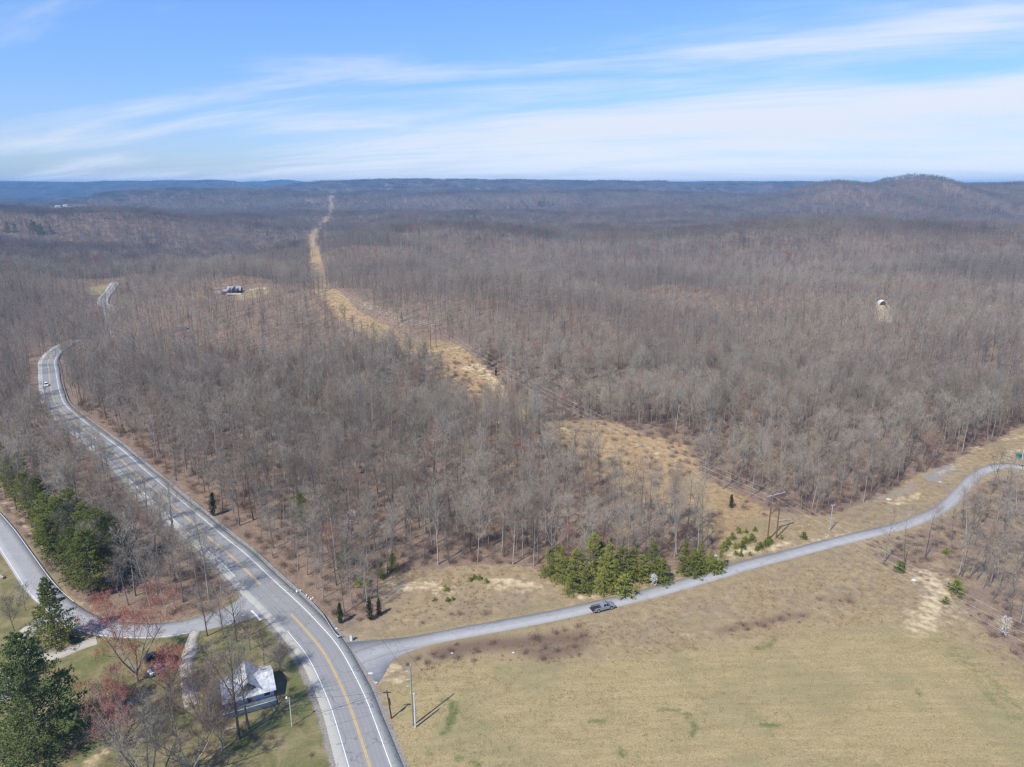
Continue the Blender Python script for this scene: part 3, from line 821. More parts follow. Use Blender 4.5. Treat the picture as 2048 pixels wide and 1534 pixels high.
# ------------------------------------------------------------------ tree shapes (triangles only)
class TB:
    def __init__(s):
        s.v = []; s.f = []; s.n = 0; s.m = []
    def tube(s, p, rad, k=3, mi=0):
        p = np.asarray(p, float); n = len(p)
        d = np.gradient(p, axis=0); d /= np.linalg.norm(d, axis=1)[:, None] + 1e-9
        ref = np.where(np.abs(d[:, 2:3]) < 0.9, np.array([[0, 0, 1.0]]), np.array([[1.0, 0, 0]]))
        a = np.cross(d, ref); a /= np.linalg.norm(a, axis=1)[:, None]
        c = np.cross(d, a)
        w_ = np.arange(k) * 2 * np.pi / k
        rad = np.asarray(rad, float)
        ring = p[:, None, :] + rad[:, None, None] * (a[:, None, :] * np.cos(w_)[None, :, None] + c[:, None, :] * np.sin(w_)[None, :, None])
        i = np.arange(n - 1)[:, None] * k; j = np.arange(k)[None, :]
        A = i + j; B = i + (j + 1) % k
        f = np.concatenate([np.stack([A, B, B + k], -1).reshape(-1, 3), np.stack([A, B + k, A + k], -1).reshape(-1, 3)])
        s.v.append(ring.reshape(-1, 3)); s.f.append(f + s.n); s.m.append(np.full(len(f), mi)); s.n += n * k
    def blades(s, base, d, ln, wd, rs, mi=1):
        """one long thin triangle each"""
        n = len(base)
        if not n: return
        side = np.cross(d, rs.normal(size=(n, 3))); side /= np.linalg.norm(side, axis=1)[:, None] + 1e-9
        h = side * (np.asarray(wd).reshape(-1, 1) / 2)
        v = np.stack([base - h, base + h, base + d * np.asarray(ln).reshape(-1, 1)], 1).reshape(-1, 3)
        f = np.arange(3 * n).reshape(-1, 3)
        s.v.append(v); s.f.append(f + s.n); s.m.append(np.full(n, mi)); s.n += 3 * n
    def mesh(s, name, mats):
        me = raw_mesh(name, np.concatenate(s.v), np.concatenate(s.f))
        for m in mats: me.materials.append(m)
        me.polygons.foreach_set('material_index', np.concatenate(s.m).astype(np.int32))
        return me
    def copy_into(s, o, off=(0, 0, 0), sc=1.0, rz=0.0):
        c_, s_ = math.cos(rz), math.sin(rz)
        Rm = np.array([[c_, -s_, 0], [s_, c_, 0], [0, 0, 1]])
        for v, f, m in zip(s.v, s.f, s.m):
            pass
        v = np.concatenate(s.v) @ Rm.T * sc + np.asarray(off)
        o.v.append(v); o.f.append(np.concatenate(s.f) + o.n); o.m.append(np.concatenate(s.m)); o.n += len(v)
def unit(v):
    return v / (np.linalg.norm(v, axis=-1, keepdims=True) + 1e-9)
def spread(d, ang, rs):
    """tilt directions D by ANG in a random plane"""
    d = np.atleast_2d(d)
    r_ = rs.normal(size=d.shape)
    p = unit(r_ - (r_ * d).sum(-1, keepdims=True) * d)
    ang = np.asarray(ang).reshape(-1, 1)
    return unit(d * np.cos(ang) + p * np.sin(ang))
def bare(seed, H=20.0, base=0.42, Rc=3.4, limbs=15, brs=8, twigs=8, sub=2, tw=0.03, tl=0.95, r0=None, style='forest', lean=0.02, ksides=6, updeg=(32, 66), limb_tubes=True):
    """a leafless tree: (trunk, crown, tip positions, tip directions)"""
    rs = np.random.RandomState(seed)
    T, C = TB(), TB()
    r0 = r0 or H * 0.0105
    tips, tdir = [], []
    def stem(p0, d0, L, ra, rb, bend, n=7):
        p = [np.asarray(p0, float)]; d = unit(np.asarray(d0, float))
        for i in range(n):
            d = unit(d + rs.normal(size=3) * bend + np.array([0, 0, 0.05]))
            p.append(p[-1] + d * L / n)
        return np.array(p), np.linspace(ra, rb, n + 1)
    def dress(axis, arad, tb, Rr, nl, L_total, ksd):
        az = rs.rand() * 6.28
        for i in range(nl):
            u = (i + rs.rand() * 0.8) / nl
            t = tb + (0.985 - tb) * u
            s_ = t * (len(axis) - 1); k = min(int(s_), len(axis) - 2)
            p0 = axis[k] + (axis[k + 1] - axis[k]) * (s_ - k)
            ax = unit(axis[k + 1] - axis[k])
            rr = np.interp(s_, np.arange(len(arad)), arad)
            az += 2.4 + rs.normal() * 0.4
            el = R(updeg[0] + (updeg[1] - updeg[0]) * u + rs.normal() * 9)
            prof = 0.45 + 0.55 * math.sin(math.pi * min(1, u * 0.9 + 0.22))
            L = Rr * prof * (0.8 + 0.45 * rs.rand()) / math.cos(min(el, R(64)))
            hor = np.array([math.cos(az), math.sin(az), 0])
            d0 = unit(hor * math.cos(el) + np.array([0, 0, 1]) * math.sin(el) + ax * 0.15)
            lp, lr = stem(p0, d0, L, min(rr * 0.62, 0.035 + 0.018 * L), 0.014, 0.13, 4)
            if limb_tubes: C.tube(lp, lr, 3)
            # branches along the limb
            tt = 0.22 + 0.78 * (np.arange(brs) + rs.rand(brs)) / brs
            ss = tt * (len(lp) - 1); kk = np.minimum(ss.astype(int), len(lp) - 2)
            b0 = lp[kk] + (lp[kk + 1] - lp[kk]) * (ss - kk)[:, None]
            bd = spread(unit(lp[kk + 1] - lp[kk]), R(42) + rs.normal(size=brs) * 0.2, rs)
            bd = unit(bd + np.array([0, 0, 0.18]))
            bl = L * (0.62 - 0.34 * tt) * (0.7 + 0.6 * rs.rand(brs)) + 0.35
            C.blades(b0, bd, bl, np.full(brs, max(tw * 1.8, 0.04)), rs, 1)
            # twigs along every branch
            q0 = np.repeat(b0, twigs, 0); qd = np.repeat(bd, twigs, 0); ql = np.repeat(bl, twigs)
            tq = 0.15 + 0.85 * rs.rand(len(q0))
            t0 = q0 + qd * (ql * tq)[:, None]
            td = unit(spread(qd, R(40) + rs.normal(size=len(q0)) * 0.25, rs) + np.array([0, 0, 0.22]))
            tl_ = tl * (0.5 + 0.9 * rs.rand(len(q0)))
            C.blades(t0, td, tl_, np.full(len(q0), tw), rs, 1)
            tips.append(t0 + td * tl_[:, None]); tdir.append(td)
            if sub:
                s0 = np.repeat(t0, sub, 0); sd = np.repeat(td, sub, 0); sl = np.repeat(tl_, sub)
                sp_ = s0 + sd * (sl * (0.3 + 0.6 * rs.rand(len(s0))))[:, None]
                sdd = unit(spread(sd, R(38) + rs.normal(size=len(s0)) * 0.2, rs) + np.array([0, 0, 0.15]))
                C.blades(sp_, sdd, sl * 0.62, np.full(len(s0), tw * 0.8), rs, 1)
    if style == 'forest':
        ax, ar = stem((0, 0, -0.3), (rs.normal() * lean, rs.normal() * lean, 1), H, r0, 0.03, 0.022, 9)
        ar[0] *= 1.35
        T.tube(ax, ar, ksides)
        dress(ax, ar, base, Rc, limbs, H, ksides)
        if rs.rand() < 0.35 and limb_tubes:   # a fork
            s_ = int(3 + rs.rand() * 2)
            a2, r2 = stem(ax[s_], (rs.normal() * 0.35, rs.normal() * 0.35, 1), H * 0.5, ar[s_] * 0.75, 0.03, 0.04, 6)
            T.tube(a2, r2, ksides)
            dress(a2, r2, 0.3, Rc * 0.8, max(limbs // 2, 3), H, ksides)
    else:
        n = {'spread': 5, 'multi': 6}[style]
        h0 = H * base
        ax, ar = stem((0, 0, -0.3), (0, 0, 1), h0, r0, r0 * 0.85, 0.02, 4)
        T.tube(ax, ar, ksides)
        a0 = rs.rand() * 6
        for i in range(n):
            el = R(52 + 26 * rs.rand()); az = a0 + i * 6.28 / n + rs.normal() * 0.25
            d0 = (math.cos(az) * math.cos(el), math.sin(az) * math.cos(el), math.sin(el))
            a2, r2 = stem(ax[-1] - np.array([0, 0, 0.3 * rs.rand() * h0]), d0, (H - h0) * (0.85 + 0.25 * rs.rand()), r0 * 0.55, 0.03, 0.06, 7)
            T.tube(a2, r2, 5)
            dress(a2, r2, 0.28, Rc, limbs, H, 4)
    return T, C, np.concatenate(tips), np.concatenate(tdir)
def conifer(seed, H=10.0, base=0.08, Rb=2.6, whorl=0.5, per=6, tufts=9, bl=0.36, bw=0.075, blades=6, shape='cone', droop=0.05, r0=None, open_=0.0):
    rs = np.random.RandomState(seed)
    T, C = TB(), TB()
    r0 = r0 or H * 0.012
    zs = np.linspace(-0.3, H * 0.99, 7)
    ax = np.stack([np.cumsum(rs.normal(size=7) * 0.05), np.cumsum(rs.normal(size=7) * 0.05), zs], 1)
    T.tube(ax, np.linspace(r0, 0.02, 7), 6)
    z = H * base; az = rs.rand() * 6
    while z < H * 0.985:
        u = (z / H - base) / (1 - base)
        if shape == 'cone': L = Rb * (1 - u ** 1.25) ** 0.75 + 0.15
        elif shape == 'round': L = Rb * (0.35 + 0.65 * math.sin(math.pi * min(1, 0.25 + 0.78 * u)))
        else: L = Rb * (math.sin(math.pi * min(1, 0.12 + 0.86 * u)) ** 0.6)
        n = max(3, int(per * (0.6 + 0.6 * (1 - u)) + rs.rand()))
        for i in range(n):
            az += 6.28 / n + rs.normal() * 0.35
            if rs.rand() < open_: continue
            l_ = L * (0.65 + 0.55 * rs.rand())
            el = R(-6 + 46 * u + rs.normal() * 8) - droop
            d = np.array([math.cos(az) * math.cos(el), math.sin(az) * math.cos(el), math.sin(el)])
            p0 = np.array([np.interp(z, zs, ax[:, 0]), np.interp(z, zs, ax[:, 1]), z + rs.normal() * whorl * 0.25])
            if l_ > 0.8:
                C.tube(np.stack([p0, p0 + d * l_ * 0.9]), [0.02 + 0.012 * l_, 0.008], 3, 0)
            nt = max(3, int(tufts * (0.35 + 0.65 * l_ / Rb)))
            tt = 0.25 + 0.78 * rs.rand(nt) ** 0.75
            wid = 0.30 * l_ * (1.15 - tt)
            c0 = p0 + d * (l_ * tt)[:, None] + rs.normal(size=(nt, 3)) * np.stack([wid, wid, wid * 0.35], 1) + np.array([0, 0, 0.08])
            q0 = np.repeat(c0, blades, 0)
            qd = unit(rs.normal(size=(len(q0), 3)) + d * 0.9 + np.array([0, 0, 0.55]))
            C.blades(q0 - qd * bl * 0.25, qd, bl * (0.7 + 0.6 * rs.rand(len(q0))), np.full(len(q0), bw), rs, 1)
        z += whorl * (0.75 + 0.5 * rs.rand()) * (1.15 - 0.4 * u)
    return T, C
def brush(seed, h=1.6, w_=1.2, n=110, tw=0.03, mi=0):
    rs = np.random.RandomState(seed)
    B = TB()
    b0 = np.column_stack([rs.normal(size=(n, 2)) * w_ * 0.35, np.zeros(n) - 0.05])
    d = unit(np.column_stack([rs.normal(size=(n, 2)) * 0.45, np.ones(n)]))
    l_ = h * (0.45 + 0.6 * rs.rand(n))
    B.blades(b0, d, l_, np.full(n, tw * 1.2), rs, mi)
    m = n * 3
    k = rs.randint(0, n, m)
    p = b0[k] + d[k] * (l_[k] * (0.3 + 0.65 * rs.rand(m)))[:, None]
    B.blades(p, unit(spread(d[k], R(45) + rs.normal(size=m) * 0.2, rs)), h * 0.35 * (0.5 + rs.rand(m)), np.full(m, tw), rs, mi)
    return B
def tuft(seed, h=0.9, n=34, w_=0.35, tw=0.035):
    rs = np.random.RandomState(seed)
    B = TB()
    b0 = np.column_stack([rs.normal(size=(n, 2)) * w_ * 0.5, np.zeros(n) - 0.03])
    d = unit(np.column_stack([rs.normal(size=(n, 2)) * 0.42, np.ones(n)]))
    B.blades(b0, d, h * (0.5 + 0.6 * rs.rand(n)), np.full(n, tw), rs, 0)
    return B

# ------------------------------------------------------------------ placing
def tree_parts(name, T, C, tmats, cmats):
    return T.mesh(name + '_trunk', tmats), C.mesh(name + '_crown', cmats)
def put_tree(name, meshes, x, y, rz, sc, label, cat, group=None, sz=None, tilt=(0, 0), extra=None):
    t = empty(name, (x, y, float(hgt(x, y)) - 0.02), rz)
    t.rotation_euler = (tilt[0], tilt[1], rz)
    t.scale = (sc, sc, sz or sc)
    link_mesh('trunk', meshes[0], t)
    cr = link_mesh('crown', meshes[1], t)
    if extra:
        link_mesh(extra[0], extra[1], cr)
    return tag(t, label, cat, group)
_protos = {}
def scatter(name, pts, rot, sc, which, meshes, label, cat):
    """a mass nobody could count: one object whose points carry copies of a few shapes"""
    coll = bpy.data.collections.new(name + '_shapes')
    for i, me in enumerate(meshes):
        coll.objects.link(bpy.data.objects.new('%s_shape_%03d' % (name, i), me))
    me = bpy.data.meshes.new(name)
    me.vertices.add(len(pts))
    me.vertices.foreach_set('co', np.asarray(pts, np.float32).ravel())
    a = me.attributes.new('turn', 'FLOAT_VECTOR', 'POINT'); a.data.foreach_set('vector', np.asarray(rot, np.float32).ravel())
    a = me.attributes.new('size', 'FLOAT_VECTOR', 'POINT'); a.data.foreach_set('vector', np.asarray(sc, np.float32).ravel())
    a = me.attributes.new('which', 'INT', 'POINT'); a.data.foreach_set('value', np.asarray(which, np.int32))
    o = link_mesh(name, me)
    ng = bpy.data.node_groups.new(name + '_scatter', 'GeometryNodeTree')
    ng.interface.new_socket('Geometry', in_out='INPUT', socket_type='NodeSocketGeometry')
    ng.interface.new_socket('Geometry', in_out='OUTPUT', socket_type='NodeSocketGeometry')
    N = ng.nodes; L = ng.links
    gi = N.new('NodeGroupInput'); go = N.new('NodeGroupOutput')
    ci = N.new('GeometryNodeCollectionInfo'); ci.inputs['Collection'].default_value = coll
    ci.inputs['Separate Children'].default_value = True; ci.inputs['Reset Children'].default_value = True
    ip = N.new('GeometryNodeInstanceOnPoints'); ip.inputs['Pick Instance'].default_value = True
    def na(nm, ty):
        n_ = N.new('GeometryNodeInputNamedAttribute'); n_.data_type = ty; n_.inputs['Name'].default_value = nm
        return n_.outputs['Attribute']
    L.new(gi.outputs[0], ip.inputs['Points']); L.new(ci.outputs[0], ip.inputs['Instance'])
    L.new(na('which', 'INT'), ip.inputs['Instance Index'])
    er = N.new('FunctionNodeEulerToRotation')
    L.new(na('turn', 'FLOAT_VECTOR'), er.inputs[0]); L.new(er.outputs[0], ip.inputs['Rotation'])
    L.new(na('size', 'FLOAT_VECTOR'), ip.inputs['Scale'])
    L.new(ip.outputs[0], go.inputs[0])
    md = o.modifiers.new('scatter', 'NODES'); md.node_group = ng
    return tag(o, label, cat, kind='stuff')
def jitter(x0, x1, y0, y1, s, rs):
    xs = np.arange(x0, x1, s); ys = np.arange(y0, y1, s)
    X, Y = np.meshgrid(xs, ys)
    X = X + (rs.rand(*X.shape) - 0.5) * s * 0.95; Y = Y + (rs.rand(*X.shape) - 0.5) * s * 0.95
    return X.ravel(), Y.ravel()
def in_frame(x, y, z, m=140, mb=200):
    px, py, d = project(x, y, z)
    return (d > 0) & (px > -m) & (px < 2048 + m) & (py < 1534 + mb)
def visible(x, y, z, h):
    """leave out what a hill hides for good"""
    s = np.linspace(0.15, 0.97, 26)
    ok = np.ones(x.shape, bool)
    for k in s:
        zz = CAM_H + (z + h - CAM_H) * k
        ok &= hgt(x * k, y * k) < zz + 30
    return ok

# ------------------------------------------------------------------ the leafless woods
rsf = np.random.RandomState(5)
NEAR_VARIANTS = []
for s_, H_, b_, r_ in [(1, 20, .45, 3.3), (2, 22, .5, 3.0), (3, 18, .38, 3.6), (4, 21, .42, 4.0), (5, 16, .36, 2.8), (6, 23, .52, 3.4), (7, 19, .40, 4.3), (8, 17, .5, 2.5), (9, 20, .34, 4.6)]:
    T_, C_, _, _ = bare(s_, H_, b_, r_, limbs=14, brs=7, twigs=7, sub=2, tw=0.031)
    NEAR_VARIANTS.append((T_, C_, tree_parts('bare_tree', T_, C_, [m_bark], [m_bark, m_twig])))
def joined(T_, C_, name, tw_mat=m_twig):
    J = TB(); T_.copy_into(J); C_.copy_into(J)
    return J.mesh(name, [m_bark, tw_mat])
near_joined = [joined(T_, C_, 'wood_tree') for T_, C_, _ in NEAR_VARIANTS]
mid_tb = [bare(100 + i, H_, b_, r_, limbs=11, brs=5, twigs=6, sub=0, tw=0.047, tl=1.1, ksides=3, limb_tubes=True)[:2] for i, (H_, b_, r_) in enumerate([(20, .44, 3.4), (22, .48, 3.2), (18, .38, 3.8), (21, .42, 4.2), (17, .4, 3.0), (19, .36, 4.4)])]
mid_meshes = [joined(a, c_, 'mid_tree', m_twig) for a, c_ in mid_tb]
far_tb = [bare(200 + i, H_, b_, r_, limbs=7, brs=4, twigs=3, sub=0, tw=0.15, tl=1.5, ksides=3, limb_tubes=False)[:2] for i, (H_, b_, r_) in enumerate([(20, .44, 3.8), (22, .45, 3.6), (18, .38, 4.2)])]
def grove(seed, n, size, src, sc=1.0):
    rs = np.random.RandomState(seed)
    J = TB()
    k = int(math.sqrt(n)); st = size / k
    for i in range(k):
        for j in range(k):
            T_, C_ = src[rs.randint(len(src))]
            x, y = (i + 0.5 + (rs.rand() - .5) * .8) * st - size / 2, (j + 0.5 + (rs.rand() - .5) * .8) * st - size / 2
            o_, s2, rz = (x, y, 0), sc * (0.75 + 0.4 * rs.rand()), rs.rand() * 6.28
            T_.copy_into(J, o_, s2, rz); C_.copy_into(J, o_, s2, rz)
    return J.mesh('grove', [m_bark, m_twig_shaded])
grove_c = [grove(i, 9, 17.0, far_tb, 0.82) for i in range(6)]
vfar_tb = [bare(300 + i, 17, .4, 4.2, limbs=6, brs=2, twigs=2, sub=0, tw=0.38, tl=2.2, ksides=3, limb_tubes=False)[:2] for i in range(3)]
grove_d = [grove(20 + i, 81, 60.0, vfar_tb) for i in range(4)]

def forest_pts(s, r0, r1, soft):
    """woodland points between two distances"""
    xs, ys = [], []
    X, Y = jitter(-0.80 * r1 - 90, 0.80 * r1 + 90, max(r0 * 0.72, 95), r1, s, rsf)
    r = np.hypot(X, Y) + (rsf.rand(len(X)) - 0.5) * soft
    k = (r > r0) & (r < r1) & (np.abs(X) < 0.80 * Y + 90)
    X, Y = X[k], Y[k]
    Z = hgt(X, Y)
    k = in_frame(X, Y, Z + 12)
    X, Y, Z = X[k], Y[k], Z[k]
    k = ~clear(X, Y)
    X, Y, Z = X[k], Y[k], Z[k]
    k = visible(X, Y, Z, 20)
    return X[k], Y[k], Z[k]
XA, YA, ZA = forest_pts(4.9, 0, 430, 60)
XB, YB, ZB = forest_pts(5.8, 430, 1250, 160)
XC, YC, ZC = forest_pts(16.0, 1250, 4300, 250)
XD, YD, ZD = forest_pts(50.0, 4300, 12500, 300)
def stand(name, X, Y, Z, meshes, smin, smax, label, tilt=0.0):
    n = len(X)
    sc = smin + (smax - smin) * rsf.rand(n) ** 1.3
    sc = np.where(rsf.rand(n) < 0.22, sc * 0.6, sc)      # saplings and understorey trees among the tall ones
    # size drifts from stand to stand
    sc = sc * (1 + 0.16 * fbm(X / 70, Y / 70, 2))
    S = np.stack([sc * (0.88 + 0.3 * rsf.rand(n))] * 2 + [sc], 1)
    rot = np.stack([rsf.normal(size=n) * tilt, rsf.normal(size=n) * tilt, rsf.rand(n) * 6.283], 1)
    return scatter(name, np.stack([X, Y, Z], 1), rot, S, rsf.randint(0, len(meshes), n), meshes, label, 'forest')
# the nearest of them are trees one can pick out
pxa, pya, _ = project(XA, YA, ZA)
pxt, pyt, _ = project(XA, YA, ZA + 19)
shown = (pxa > 4) & (pxa < 2044) & (pyt < 1500) & (pyt > 0)
order = np.argsort(np.where(shown, np.hypot(XA, YA), 1e9))
N_SINGLE = 225
single = np.zeros(len(XA), bool); single[order[:N_SINGLE]] = True
PINE_SPOTS = []
k = ~single
stand('near_forest', XA[k], YA[k], ZA[k], near_joined, 0.58, 0.98, 'grey leafless wood filling the ground on both sides of the power line clearing', 0.03)
stand('middle_forest', XB, YB, ZB, mid_meshes, 0.62, 1.0, 'grey leafless wood over the middle hills', 0.03)
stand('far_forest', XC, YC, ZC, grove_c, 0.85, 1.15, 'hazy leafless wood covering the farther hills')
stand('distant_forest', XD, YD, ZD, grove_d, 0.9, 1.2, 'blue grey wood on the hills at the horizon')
print('trees', len(XA), len(XB), len(XC), len(XD))
rst = np.random.RandomState(77)
LANDMARKS = [(426, 1032, 'dark cedar by the guardrail'), (607, 1060, 'lone green pine in the wood'), (703, 1078, 'white blossoming tree in the wood'), (692, 1132, 'yellow green pine behind the guardrail'), (681, 1247, 'cedar at the wood corner'), (750, 1238, 'twin dark cedars by the meadow'), (774, 1150, 'two meadow corner pines'), (850, 1150, 'first sandy patch'), (1020, 1145, 'second sandy patch'), (1186, 1164, 'tallest pine of the thicket'), (1110, 1150, 'west end of the pine thicket'), (1400, 1140, 'small eastern pine clump'), (1543, 1078, 'brown twin poles'), (1462, 1016, 'round dark cedar in the clearing'), (1659, 1040, 'single grey pole by the lane'), (1778, 995, 'pale boulder above the lane'), (1880, 955, 'gravel patch above the lane'), (2037, 890, 'teal transformer box'), (500, 1190, 'mouth of the side road'), (188, 1192, 'front pine of the roadside row'), (150, 1110, 'middle pines of the roadside row'), (70, 1040, 'upper pines of the roadside row'), (605, 1188, 'white plastic sheets'), (300, 1225, 'bend of the side road'), (1330, 1000, 'power line clearing'), (330, 1090, 'shaded highway stretch')]
_lm = PL([(a, b_) for a, b_, _ in LANDMARKS]); LMX, LMY = _lm[:, 0], _lm[:, 1]
for i in order[:N_SINGLE]:
    x, y = XA[i], YA[i]
    v = rst.randint(len(NEAR_VARIANTS))
    sc = 0.55 + 0.42 * rst.rand()
    if rst.rand() < 0.15: sc *= 0.65
    px, py = pxa[i], pya[i]
    tall = 'very tall' if sc > 0.90 else ('tall' if sc > 0.80 else ('short' if sc < 0.60 else ('small' if sc < 0.45 else ('middling' if sc > 0.70 else 'lowish'))))
    shape_ = ['slender', 'narrow crowned', 'round crowned', 'broad', 'slim', 'high crowned', 'wide crowned', 'thin', 'spreading'][v]
    k_ = int(np.argmin(np.hypot(LMX - x, LMY - y)))
    dx_, dy_ = px - LANDMARKS[k_][0], (py - LANDMARKS[k_][1]) * 1.6
    where = ('left of' if dx_ < 0 else 'right of') if abs(dx_) > abs(dy_) else ('beyond' if dy_ < 0 else 'in front of')
    far_ = np.hypot(LMX[k_] - x, LMY[k_] - y)
    lab = '%s %s leafless tree %s%s the %s' % (tall, shape_, 'just ' if far_ < 10 else '', where, LANDMARKS[k_][2])
    grp = 'bare trees around the ' + LANDMARKS[k_][2]
    put_tree('bare_tree', NEAR_VARIANTS[v][2], x, y, rst.rand() * 6.28, sc, lab, 'tree', grp, tilt=(rst.normal() * 0.03, rst.normal() * 0.03))

# ------------------------------------------------------------------ single trees and shrubs
def place(px, py):
    x, y, z = P1(px, py)
    return x, y
rsv = np.random.RandomState(9)
PINE_TALL = [tree_parts('pine_tree', *conifer(400 + i, 16, .22, 3.5, whorl=0.62, per=7, tufts=24, bl=0.46, bw=0.10, blades=8, shape='round', open_=0.08), [m_darkbark], [m_darkbark, m_pine]) for i in range(4)]
PINE_YOUNG = [tree_parts('young_pine', *conifer(420 + i, 10, .03, 3.3, whorl=0.5, per=7, tufts=20, bl=0.42, bw=0.095, blades=8, shape='cone', open_=0.24), [m_darkbark], [m_darkbark, m_yellowpine]) for i in range(4)]
CEDAR = [tree_parts('cedar_tree', *conifer(440 + i, 6, .03, 1.25, whorl=0.28, per=7, tufts=9, bl=0.24, bw=0.09, blades=7, shape='oval', droop=-0.7), [m_darkbark], [m_darkbark, m_cedar]) for i in range(2)]
WHITE_PINE = tree_parts('white_pine', *conifer(460, 24, .05, 8.8, whorl=0.85, per=8, tufts=56, bl=0.55, bw=0.12, blades=9, shape='cone', open_=0.08, droop=0.0), [m_darkbark], [m_darkbark, m_whitepine])
LOOP_PINE = tree_parts('loop_pine', *conifer(461, 16.5, .08, 4.8, whorl=0.7, per=7, tufts=34, bl=0.44, bw=0.11, blades=8, shape='cone', open_=0.12), [m_darkbark], [m_darkbark, m_yellowpine])
SAPLING = [tree_parts('pine_sapling', *conifer(470 + i, 1.7, .02, 0.75, whorl=0.2, per=6, tufts=7, bl=0.26, bw=0.06, blades=6, shape='cone'), [m_darkbark], [m_darkbark, m_yellowpine]) for i in range(3)]
def pine(name, kinds, px, py, H, H0, label, group=None, wide=1.0):
    x, y = place(px, py)
    s = H / H0
    put_tree(name, kinds[rsv.randint(len(kinds))], x, y, rsv.rand() * 6.28, s * wide, label, 'tree', group, sz=s, tilt=(rsv.normal() * 0.02, rsv.normal() * 0.02))
ROWP = [(188, 1192, 18, 'front most tall pine in the row beside the side road'), (160, 1182, 16, 'tall olive pine second from the front of the roadside row'), (206, 1152, 17, 'tall pine on the wood side of the roadside row'), (132, 1122, 16.5, 'broad olive pine in the middle of the roadside row'), (104, 1098, 15, 'dense olive pine above the sandy road bank'), (82, 1062, 15, 'olive pine beside the upper bend of the side road'), (152, 1104, 17, 'tall dark pine behind the middle of the roadside row'), (58, 1034, 14, 'bushy pine near the left end of the roadside row'), (228, 1132, 15.5, 'pine nearest the bare wedge of wood'), (30, 1004, 14, 'pine at the far left end of the roadside row'), (12, 974, 15, 'tall pine cut off by the left edge of the picture'), (48, 986, 13, 'thin pine half hidden by grey twigs at far left'), (182, 1128, 16, 'dark pine in the thick of the roadside row'), (110, 1128, 12, 'shorter pine leaning over the sandy road bank')]
for px, py, H, lab in ROWP:
    pine('pine_tree', PINE_TALL, px, py, H * (1.0 + 0.2 * rsv.rand()), 16, lab, 'pines along the side road', 1.0 + 0.2 * rsv.rand())
x, y = place(114, 1287); put_tree('pine_tree', LOOP_PINE, x, y, 0.6, 1.0, 'open yellowish pine standing inside the gravel loop', 'tree')
x, y = place(80, 1492); put_tree('white_pine_tree', WHITE_PINE, x, y, 1.0, 1.0, 'huge dark green pine filling the lower left corner', 'tree')
THICK = [(1098, 1152, 9), (1122, 1162, 11), (1150, 1168, 11.5), (1186, 1164, 15.5), (1216, 1168, 13), (1242, 1160, 11), (1170, 1186, 8), (1206, 1186, 8), (1144, 1186, 7), (1264, 1154, 10), (1280, 1162, 8.5), (1306, 1158, 12), (1324, 1166, 8), (1368, 1146, 10.5), (1386, 1150, 8.5), (1398, 1140, 9), (1420, 1142, 7), (1441, 1134, 6), (1116, 1140, 9), (1232, 1176, 9), (1200, 1150, 11)]
ords = ['westernmost', 'second', 'third', 'tallest', 'pointed', 'broad', 'low', 'spreading', 'leaning', 'narrow', 'yellowish', 'tall', 'short', 'big separate', 'bushy', 'slim', 'small', 'easternmost small', 'rear western', 'front', 'rear middle']
for (px, py, H), od in zip(THICK, ords):
    east = px > 1340
    pine('pine_tree', PINE_YOUNG, px, py, H * 0.88, 10, (od + ' green pine in the clump beside the lane east of the thicket') if east else (od + ' green pine of the thicket north of the parked pickup'), 'pine thicket by the lane', (0.85 + 0.5 * rsv.rand()) if H < 12 else 0.95)
